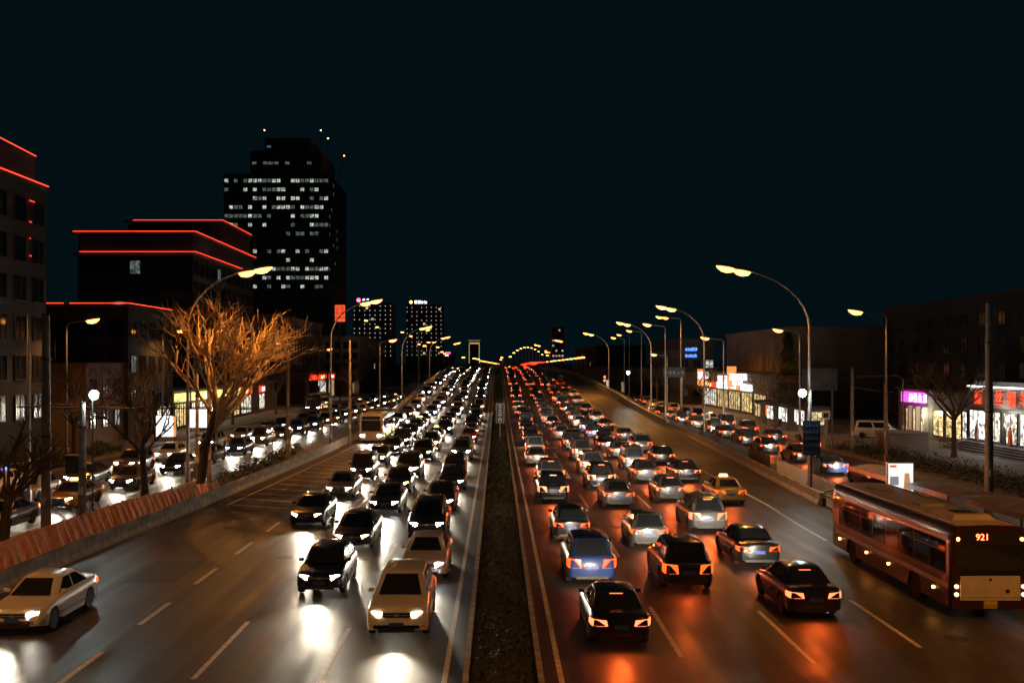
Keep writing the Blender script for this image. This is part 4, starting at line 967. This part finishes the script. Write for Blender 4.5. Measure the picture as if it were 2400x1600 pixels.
    def corner(nm, s, yend, z, w_, h_, mat, sg):
        # wedge wrapping round the corner: from inner x to the outer flank
        x0, x1 = W0 - w_, W0 + .035; f = sg
        a = [(x0, yend * f, z - h_/2), (x1 - .07, (yend - .10) * f, z - h_/2 + .01), (x1, (yend - .34) * f, z - h_/2 + .05), (x1 - .02, (yend - .34) * f, z + h_/2), (x1 - .09, (yend - .10) * f, z + h_/2), (x0, (yend - .02) * f, z + h_/2 - .02)]
        b = [(x - .12, y_ - .14 * f, zz) for x, y_, zz in a]
        return MB().prism([(s * x, y_, zz) for x, y_, zz in a], [(s * x, y_, zz) for x, y_, zz in b]).mesh(nm, mat, None, True)
    out['headlight'] = [corner('headlight', s, hl + .015, zh, .30, .15, HEADL, -1) for s in (1, -1)]
    out['headlight_x'] = [corner('headlight', s, hl + .015, zh, .30, .15, HEADX, -1) for s in (1, -1)]
    def rear(s, mat, h_):
        ye = hl + .02; zl, zu = zt_ - h_/2, zt_ + h_/2
        a = [(.40, ye, zl), (W * .75, ye, zl), (W * .935, ye - .13, zl), (W * 1.006, ye - .38, zl + .04), (W * 1.0, ye - .38, zu), (W * .93, ye - .13, zu), (W * .74, ye, zu), (.44, ye, zu - .02)]
        b = [(x - .1, y_ - .12, zz) for x, y_, zz in a]
        return MB().prism([(s * x, y_, zz) for x, y_, zz in a], [(s * x, y_, zz) for x, y_, zz in b]).mesh('taillight', mat, None, True)
    th = .19 if kind in ('sedan', 'hatchback') else .34
    out['taillight'] = [rear(s, TAILL, th) for s in (1, -1)]
    out['headlight_h'] = [corner('headlight', s, hl + .015, zh, .30, .15, HEADH, -1) for s in (1, -1)]
    out['taillight_b'] = [rear(s, BRAKE, th) for s in (1, -1)]
    out['grille'] = MB().box(-.42, .42, -hl - .02, -hl + .1, zh - .07, zh + .05).box(-.55, .55, -hl - .025, -hl + .1, .27, .40).mesh('grille', PLASTIC)
    out['front_plate'] = MB().box(-.22, .22, -hl - .045, -hl - .02, .43, .56).mesh('front_plate', PLATEB)
    zs = lin(K['top'], 0) - .32; sm = MB()
    for s_ in (1, -1):
        for yy in (K['wy'][0] + ar + .06, .12, K['wy'][1] - ar - .04): sm.box(s_ * W - .004, s_ * W + .003, yy - .008, yy + .008, .36, zs)
        sm.box(s_ * W - .004, s_ * W + .012, K['wy'][0] + ar + .1, K['wy'][1] - ar - .1, .40, .46)
    out['door_trim'] = sm.mesh('door_trim', PLASTIC)
    hm_ = MB()
    for s_ in (1, -1):
        for yy in (-.12 + .12, .95): hm_.box(s_ * W - .004, s_ * W + .03, yy - .1, yy + .08, zs - .05, zs - .02)
    out['door_handle'] = hm_.mesh('door_handle', RIM)
    out['grille_bar'] = MB().box(-.40, .40, -hl - .028, -hl + .05, zh - .02, zh + .0).box(-.07, .07, -hl - .034, -hl + .05, zh - .05, zh + .03).mesh('grille_bar', RIM)
    out['wiper'] = MB().tube([pt(-.75, .08, 0, .035), pt(-.05, .16, 0, .035)], .012, 4).tube([pt(.0, .08, 0, .035), pt(.7, .16, 0, .035)], .012, 4).mesh('wiper', PLASTIC)
    out['rear_plate'] = MB().box(-.22, .22, hl + .005, hl + .03, zt_ - .2, zt_ - .07).mesh('rear_plate', PLATEB)
    out['rear_bumper'] = MB().box(-.6, .6, hl - .1, hl + .02, .27, .38).mesh('rear_bumper', PLASTIC)
    out['brake_light'] = MB().box(-.2, .2, yt1 + .10, yt1 + .16, zt - .09, zt - .06).mesh('brake_light', BRAKE)
    ym = yb0 + .45
    out['mirror'] = [MB().prism([(s * (wb + .02), ym, zb + .05), (s * (wb + .2), ym - .03, zb + .05), (s * (wb + .2), ym - .03, zb + .17), (s * (wb + .02), ym, zb + .15)], [(s * (wb + .02), ym - .06, zb + .05), (s * (wb + .18), ym - .12, zb + .06), (s * (wb + .18), ym - .12, zb + .16), (s * (wb + .02), ym - .06, zb + .15)]).mesh('mirror', body, None, True) for s in (1, -1)]
    r = K['wr']
    out['tyre'] = MB().loft([[(x, q * math.cos(6.2832 * k / 16), q * math.sin(6.2832 * k / 16)) for k in range(16)] for x, q in ((-.1, r * .7), (-.1, r * .95), (-.07, r), (.07, r), (.1, r * .95), (.1, r * .7))]).mesh('wheel', RUBBER, 40, True)
    m = MB().tube([(-.09, 0, 0), (.09, 0, 0)], r * .2, 8)
    for k in range(5):
        q = 6.2832 * k / 5; u = Vector((0, math.cos(q), math.sin(q))); v_ = Vector((0, -math.sin(q), math.cos(q))) * .05
        m.prism([u * .04 + v_ + Vector((-.095, 0, 0)), u * .04 - v_ + Vector((-.095, 0, 0)), u * r * .7 - v_ + Vector((-.095, 0, 0)), u * r * .7 + v_ + Vector((-.095, 0, 0))], [u * .04 + v_ + Vector((.095, 0, 0)), u * .04 - v_ + Vector((.095, 0, 0)), u * r * .7 - v_ + Vector((.095, 0, 0)), u * r * .7 + v_ + Vector((.095, 0, 0))])
    out['rim'] = m.mesh('rim', RIM, None, True)
    out['roof_sign'] = MB().prism([(-.28, -.1, zt + .02), (.28, -.1, zt + .02), (.28, .1, zt + .02), (-.28, .1, zt + .02)], [(-.22, -.06, zt + .18), (.22, -.06, zt + .18), (.22, .06, zt + .18), (-.22, .06, zt + .18)]).mesh('roof_sign', lit('taxi_sign', (1, .8, .35), 2.5, False))
    out['beam'] = (0, -hl - .05, zh)
    out['tailz'] = (0, hl + .06, zt_)
    out['light_bar_blue'] = MB().box(0, .55, -.12, .12, zt + .03, zt + .16).mesh('light_bar', BOXB)
    out['light_bar_red'] = MB().box(-.55, 0, -.12, .12, zt + .031, zt + .161).mesh('light_bar', lit('bar_red', (1, .05, .02), 4, False))
    return out
CARM = {}
BEAMROT = (R(90 - 7), 0, math.pi)          # a spot looks down -z; turned to look along -y, dipped
def car(kind, colour, x, y, z, facing, label, group, lod=0, taxi=False, police=False, xen='headlight', brake=False, pitch=0, beam=True, lights=True, yaw=0, tail=False):
    k = (kind, colour)
    if k not in CARM: CARM[k] = car_meshes(kind, colour)
    M = CARM[k]; K = KIND[kind]
    t = thing('taxi' if taxi else 'car' if kind != 'minivan' else 'minivan', label, 'taxi' if taxi else 'car' if kind != 'minivan' else 'van', (x, y, z), 0, group)
    rz = (0 if facing > 0 else math.pi) + yaw; t.rotation_euler = (pitch if facing > 0 else -pitch, 0, rz)
    link('body', M['body'], t); link('cabin', M['cabin'], t); link('windscreen', M['windscreen'], t); link('rear_window', M['rear_window'], t)
    if lights:
        for m in M[xen]: link('headlight', m, t)
        for m in M['taillight_b' if brake else 'taillight']: link('taillight', m, t)
    if lod < 2:
        for m in M['side_window']: link('side_window', m, t)
        for wy in K['wy']:
            for s in (1, -1):
                wh = link('wheel', M['tyre'], t, (s * (K['W'] - .11), wy, K['wr']))
                if lod < 1: link('rim', M['rim'], wh)
    if lod < 1:
        gr = link('grille', M['grille'], t); link('grille_bar', M['grille_bar'], gr); tag(link('door_trim', M['door_trim'], t), kind='stuff'); tag(link('door_handle', M['door_handle'], t), kind='stuff'); tag(link('wiper', M['wiper'], t), kind='stuff'); link('front_plate', M['front_plate'], t); link('rear_plate', M['rear_plate'], t); link('rear_bumper', M['rear_bumper'], t)
        for m in M['mirror']: link('mirror', m, t)
        if brake: link('brake_light', M['brake_light'], t)
    if taxi: link('roof_sign', M['roof_sign'], t)
    if police: link('light_bar', M['light_bar_blue'], t); link('light_bar', M['light_bar_red'], t)
    if beam:
        o = lamp('headlight_beam', t, M['beam'], 'SPOT', BEAM_W, (1, .86, .64), .12, R(64), None, 1.0)
        o.rotation_euler = (R(86), 0, math.pi)
    if tail: lamp('tail_glow', t, M['tailz'], 'SPOT', 170 if brake else 95, (1, .12, .016), .12, R(150), (R(72), 0, 0), .7)
    return t

def pick(rnd):
    kind = rnd.choices(('sedan', 'suv', 'hatchback', 'minivan'), (50, 26, 16, 8))[0]
    colour = rnd.choices(('white', 'silver', 'black', 'grey', 'red', 'blue', 'champagne'), (4, 8, 46, 30, 4, 6, 2))[0]
    return kind, colour
WORD = {'sedan': 'saloon', 'suv': 'tall car', 'hatchback': 'hatchback', 'minivan': 'minivan'}
def lane(rnd, x0, y, y1, facing, name, gap, zf, group, drift=None, near_gap=None, beam_to=170):
    i = 0
    while y < y1:
        kind, colour = pick(rnd); taxi = rnd.random() < .05 and kind != 'minivan'
        if taxi: kind, colour = 'sedan', 'yellow'
        x = x0 + rnd.gauss(0, .16) + (drift(y) if drift else 0) + cx(y)
        pitch = math.atan2(zf(y + 2) - zf(y - 2), 4)
        see = 'headlights facing' if facing > 0 else 'red tail lights showing'
        if i < len(ORD): lb = '%s %s, %s from the camera in the %s' % (colour, 'taxi' if taxi else WORD[kind], ORD[i], name)
        else: lb = 'small distant car far along the %s' % name
        lod = 0 if y < 75 else 1 if y < 150 else 2
        car(kind, colour, x, y, zf(y) + .004, facing, lb, group, lod, taxi, False, rnd.choices(('headlight', 'headlight_x', 'headlight_h'), (45, 22, 33))[0], rnd.random() < (.35 if y < 90 else .5), pitch, y < beam_to, tail=facing < 0 and y < 130)
        y += KIND[kind]['L'] + gap(rnd, y); i += 1
rnd = random.Random(42)
gp = lambda r, y: r.choice((r.uniform(2.2, 4), r.uniform(3, 7), r.uniform(5, 10))) if y > 45 else r.uniform(3.2, 8)
GI, GO, GL, GR = 'cars coming towards the camera on the main road', 'cars driving away on the main road', 'cars on the left frontage road', 'cars on the right frontage road'
lane(rnd, -3.1, 33.0, 350, 1, 'oncoming lane beside the median', gp, zr, GI)
lane(rnd, -6.4, 38.5, 350, 1, 'second oncoming lane from the median', gp, zr, GI)
lane(rnd, -9.8, 54.0, 345, 1, 'third oncoming lane from the median', lambda r, y: r.uniform(3, 9), zr, GI)
lane(rnd, -13.2, 124.0, 330, 1, 'oncoming lane beside the left barrier', lambda r, y: r.uniform(4, 12), zr, GI)
lane(rnd, 3.5, 32.0, 350, -1, 'outbound lane beside the median', gp, zr, GO)
lane(rnd, 7.05, 39.5, 350, -1, 'second outbound lane from the median', gp, zr, GO)
lane(rnd, 10.6, 35.5, 350, -1, 'third outbound lane from the median', gp, zr, GO)
lane(rnd, 13.7, 62.0, 240, -1, 'outer outbound lane beyond the bus', lambda r, y: r.uniform(6, 16), zr, GO)
zf0 = lambda y: 0.0
dl = lambda y: min(3.0, max(0, (y - 50) * .022))
lane(rnd, -25.6, 44.0, 235, 1, 'left frontage lane nearest the barrier', lambda r, y: r.uniform(2.2, 5), zf0, GL, lambda y: dl(y) + .4, beam_to=150)
lane(rnd, -29.0, 52.0, 235, 1, 'middle left frontage lane', lambda r, y: r.uniform(2.5, 7), zf0, GL, dl, beam_to=150)
lane(rnd, 25.3, 70.0, 230, -1, 'right frontage lane nearest the barrier', lambda r, y: r.uniform(2.2, 6), zf0, GR, beam_to=140)
lane(rnd, 29.2, 96.0, 230, -1, 'outer right frontage lane', lambda r, y: r.uniform(2.5, 9), zf0, GR, beam_to=140)
car('sedan', 'white', -14.9, 33.5, .004, 1, 'white saloon alone in the left slip lane near the orange screen', GI, 0)
car('sedan', 'white', -32.3, 66, 0, 1, 'patrol car with blue and red roof lights on left frontage road', GL, 1, police=True)
car('minivan', 'white', 41.8, 112, .13, 1, 'white parked van beside the shops on the right', GR, 0, beam=False, lights=False, yaw=R(62))
car('sedan', 'black', -36.6, 128, .13, 1, 'dark parked car in front of the left lightboxes', GL, 1, beam=False, lights=False, yaw=R(15))

# ------------------------------------------------------------------ buses
def bus(label, loc, facing, route, plate, body_col, beam=False, group=None, stripe=True):
    """front at -y; 12 m long"""
    t = thing('city_bus', label, 'bus', loc, 0 if facing > 0 else math.pi, group)
    hw, hl, zt = 1.25, 6.0, 3.08
    red = paint('bus_' + body_col, {'maroon': (.05, .016, .011), 'white': (.6, .58, .54)}[body_col])
    roofm = pmat('bus_roof', (.52, .44, .32), .5, noise=.12, nscale=2)
    cream = pmat('bus_cream', (.66, .58, .48), .5, noise=.1, nscale=3)
    ys = [-hl, -hl + .04, -hl + .14, -hl + .35]
    ar = .56
    for wy in (-3.45, 3.0):
        ys += [wy + ar * math.sin(math.pi / 2 * k / 5) for k in range(-5, 6)]
    ys += [-1.5, 0, 1.5, 4.2, 5, hl - .3, hl - .1, hl - .03, hl]
    rings = []
    for y in sorted(ys):
        e = min(1, (hl - abs(y)) / .3); w_ = hw - .13 * (1 - math.sqrt(max(0, 1 - (1 - e) ** 2))); zb = .32
        za = zb
        for wy in (-3.45, 3.0):
            if abs(y - wy) < ar - .001: za = max(za, .48 + math.sqrt(ar * ar - (y - wy) ** 2))
        half = [(0, zb), (w_ - .3, zb), (w_ - .29, max(za, zb + .01)), (w_ - .02, max(za, zb) + .01), (w_, max(za + .02, zb + .1)), (w_, 1.25), (w_, 2.5), (w_ * .985, 2.75), (w_ * .94, 2.95), (w_ * .86, 3.04), (0, zt)]
        rings.append([(x, y, z) for x, z in half] + [(-x, y, z) for x, z in reversed(half[1:-1])])
    MB().loft(rings).build('body', red, t, smooth=35, recalc=True)
    rr_ = []
    for y in (-hl + .12, -hl + .2, 0, hl - .2, hl - .12):
        rr_.append([(-hw * .88, y, 3.035), (-hw * .5, y, 3.07), (0, y, 3.085), (hw * .5, y, 3.07), (hw * .88, y, 3.035), (hw * .8, y, 3.0), (-hw * .8, y, 3.0)])
    MB().loft(rr_).build('roof', roofm, t, recalc=True)
    for y in (-3.6, 1.2): MB().box(-.45, .45, y - .4, y + .4, 3.05, 3.16).build('roof_hatch', roofm, t)
    ac = MB().prism([(-.75, 3.2, 3.05), (.75, 3.2, 3.05), (.75, 4.9, 3.05), (-.75, 4.9, 3.05)], [(-.6, 3.35, 3.24), (.6, 3.35, 3.24), (.6, 4.75, 3.24), (-.6, 4.75, 3.24)]).build('cooling_unit', roofm, t)
    MB().box(-.4, .4, 3.7, 4.4, 3.242, 3.26).build('vent', PLASTIC, ac)
    for x in (-hw * .8, hw * .8): MB().box(x - .02, x + .02, -5.4, 5.4, 3.045, 3.085).build('roof_rail', STEEL, t)
    for s in (1, -1):
        for k in range(8):
            y0 = -5.0 + 1.33 * k
            if s == (1 if False else 99): continue
            wn = MB().box(-.01, .014, y0, y0 + 1.24, 1.42, 2.48).build('side_window', GLASSD, t, (s * (hw + .0), 0, 0))
            MB().box(-.012, .02, y0, y0 + 1.24, 2.12, 2.15).build('window_bar', DSTEEL, wn)
        MB().box(-.008, .012, -5.4, 5.7, .95, 1.12).build('stripe', cream, t, (s * hw, 0, 0))
        MB().box(-.008, .014, -5.4, 5.7, 2.56, 2.68).build('upper_stripe', cream, t, (s * hw, 0, 0))
        for y in (-4.9, -1.7, .6, 4.6): MB().box(-.01, .035, y - .05, y + .05, .72, .79).build('marker_lamp', AMBER, t, (s * hw, 0, 0))
        for y in (-5.8,): MB().tube([(s * 1.15, -5.9, 2.75), (s * 1.5, -6.25, 2.6), (s * 1.5, -6.3, 2.3)], .03, 6).build('mirror_arm', PLASTIC, t); MB().box(s * 1.5 - .1, s * 1.5 + .1, -6.34, -6.26, 1.95, 2.35).build('mirror', PLASTIC, t)
        tm = MB().loft([[(x, q * math.cos(6.2832 * k / 18), q * math.sin(6.2832 * k / 18)) for k in range(18)] for x, q in ((-.14, .3), (-.14, .46), (-.1, .48), (.1, .48), (.14, .46), (.14, .3))]).mesh('wheel', RUBBER, 40, True)
        rm = MB().tube([(-.12, 0, 0), (.12, 0, 0)], .29, 14).mesh('rim', STEEL)
        for y in (-3.45, 3.0): wh = link('wheel', tm, t, (s * 1.06, y, .48)); link('rim', rm, wh)
        for k, z in enumerate((.88, 1.0)): MB().tube([(s * 1.1, hl - .02, z - .07 + k * .14), (s * 1.1, hl + .035, z - .07 + k * .14)], .062, 12).build('tail_lamp', lit('bus_tail', (1, .42, .16), 9, False), t)
        MB().tube([(s * 1.05, hl - .02, 2.62), (s * 1.05, hl + .02, 2.62)], .05, 10).build('marker_lamp', AMBER, t)
        MB().prism([(s * .7, -hl - .02, .7), (s * 1.1, -hl + .0, .7), (s * 1.1, -hl + .0, .9), (s * .7, -hl - .02, .88)], [(s * .7, -hl + .1, .7), (s * 1.1, -hl + .1, .7), (s * 1.1, -hl + .1, .9), (s * .7, -hl + .1, .88)]).build('headlight', HEADL, t, recalc=True)
    MB().box(-1.08, 1.08, hl - .02, hl + .012, 1.62, 2.45).build('rear_window', GLASSD, t)
    MB().box(-.95, .95, hl - .02, hl + .014, 2.5, 2.86).build('destination_panel', PLASTIC, t)
    MB().box(-1.0, 1.0, -hl - .014, -hl + .1, 1.25, 2.4).build('windscreen', GLASSD, t); MB().box(-.95, .95, -hl - .012, -hl + .1, 2.48, 2.82).build('front_panel', PLASTIC, t)
    pn = MB().box(-.98, .98, hl - .02, hl + .03, .72, 1.42).build('engine_cover', cream, t)
    for k in range(3): MB().box(-.98, .98, hl + .0, hl + .035, 1.46 + .05 * k, 1.485 + .05 * k).build('louvre', PLASTIC, t)
    MB().tube([(0, hl + .03, 1.3), (0, hl + .04, 1.3)], .05, 10).build('latch', PLASTIC, pn); MB().box(-.62, -.5, hl + .03, hl + .05, .86, .98).build('filler_cap', PLASTIC, pn)
    MB().box(-.98, .98, hl - .02, hl + .045, .62, .70).build('bumper_strip', cream, t)
    MB().box(-1.2, 1.2, hl - .1, hl + .03, .33, .56).build('rear_bumper', red, t)
    if plate:
        pl = MB().box(-.22, .22, hl + .03, hl + .05, .36, .60).build('number_plate', PLATEY, t)
        text('plate_lettering', plate, .155, PLASTIC, pl, (0, hl + .053, .435), (R(90), 0, math.pi), .002)
    if route: text('route_number', route, .30, lit('route_led', (1, .12, .04), 9, False), t, (.25, hl + .02, 2.68), (R(90), 0, math.pi), .004)
    if beam:
        o = lamp('headlight_beam', t, (0, -hl - .06, .8), 'SPOT', BEAM_W, (1, .86, .64), .12, R(64), None, 1.0); o.rotation_euler = (R(86), 0, math.pi)
    return t
bus('maroon city bus numbered 921 waiting at the right bus stop', (16.15, 39.3, .004), -1, '921', 'K0503', 'maroon', False, 'buses')
bus('white city bus coming down the bus lane on the left', (-13.2, 112, .004), 1, None, None, 'white', True, 'buses')
bus('city bus among the traffic far along the left frontage road', (-31.3, 178, 0), 1, None, None, 'maroon', True, 'buses')

# traffic on the far second rise, a few pixels in all: one mass of lamps
fm, fw = MB(), MB(); rnd = random.Random(3)
for k in range(150):
    y = 600 + 300 * rnd.random(); x = rnd.choice((3.5, 7, 10.6)) + cx(y); z = zr(y) + .8
    for dx in (-.6, .6): fm.box(x + dx - .2, x + dx + .2, y - .1, y + .1, z - .12, z + .12)
    fm.box(x - .85, x + .85, y, y + 4, z - .5, z - .15)
tag(fm.build('distant_traffic', pmat('far_tail_lamps', (.4, .02, .01), .4, emit=(1, .03, .008), estr=5, sample='NONE')), 'red glow of distant traffic climbing the far second rise', 'traffic', kind='stuff')
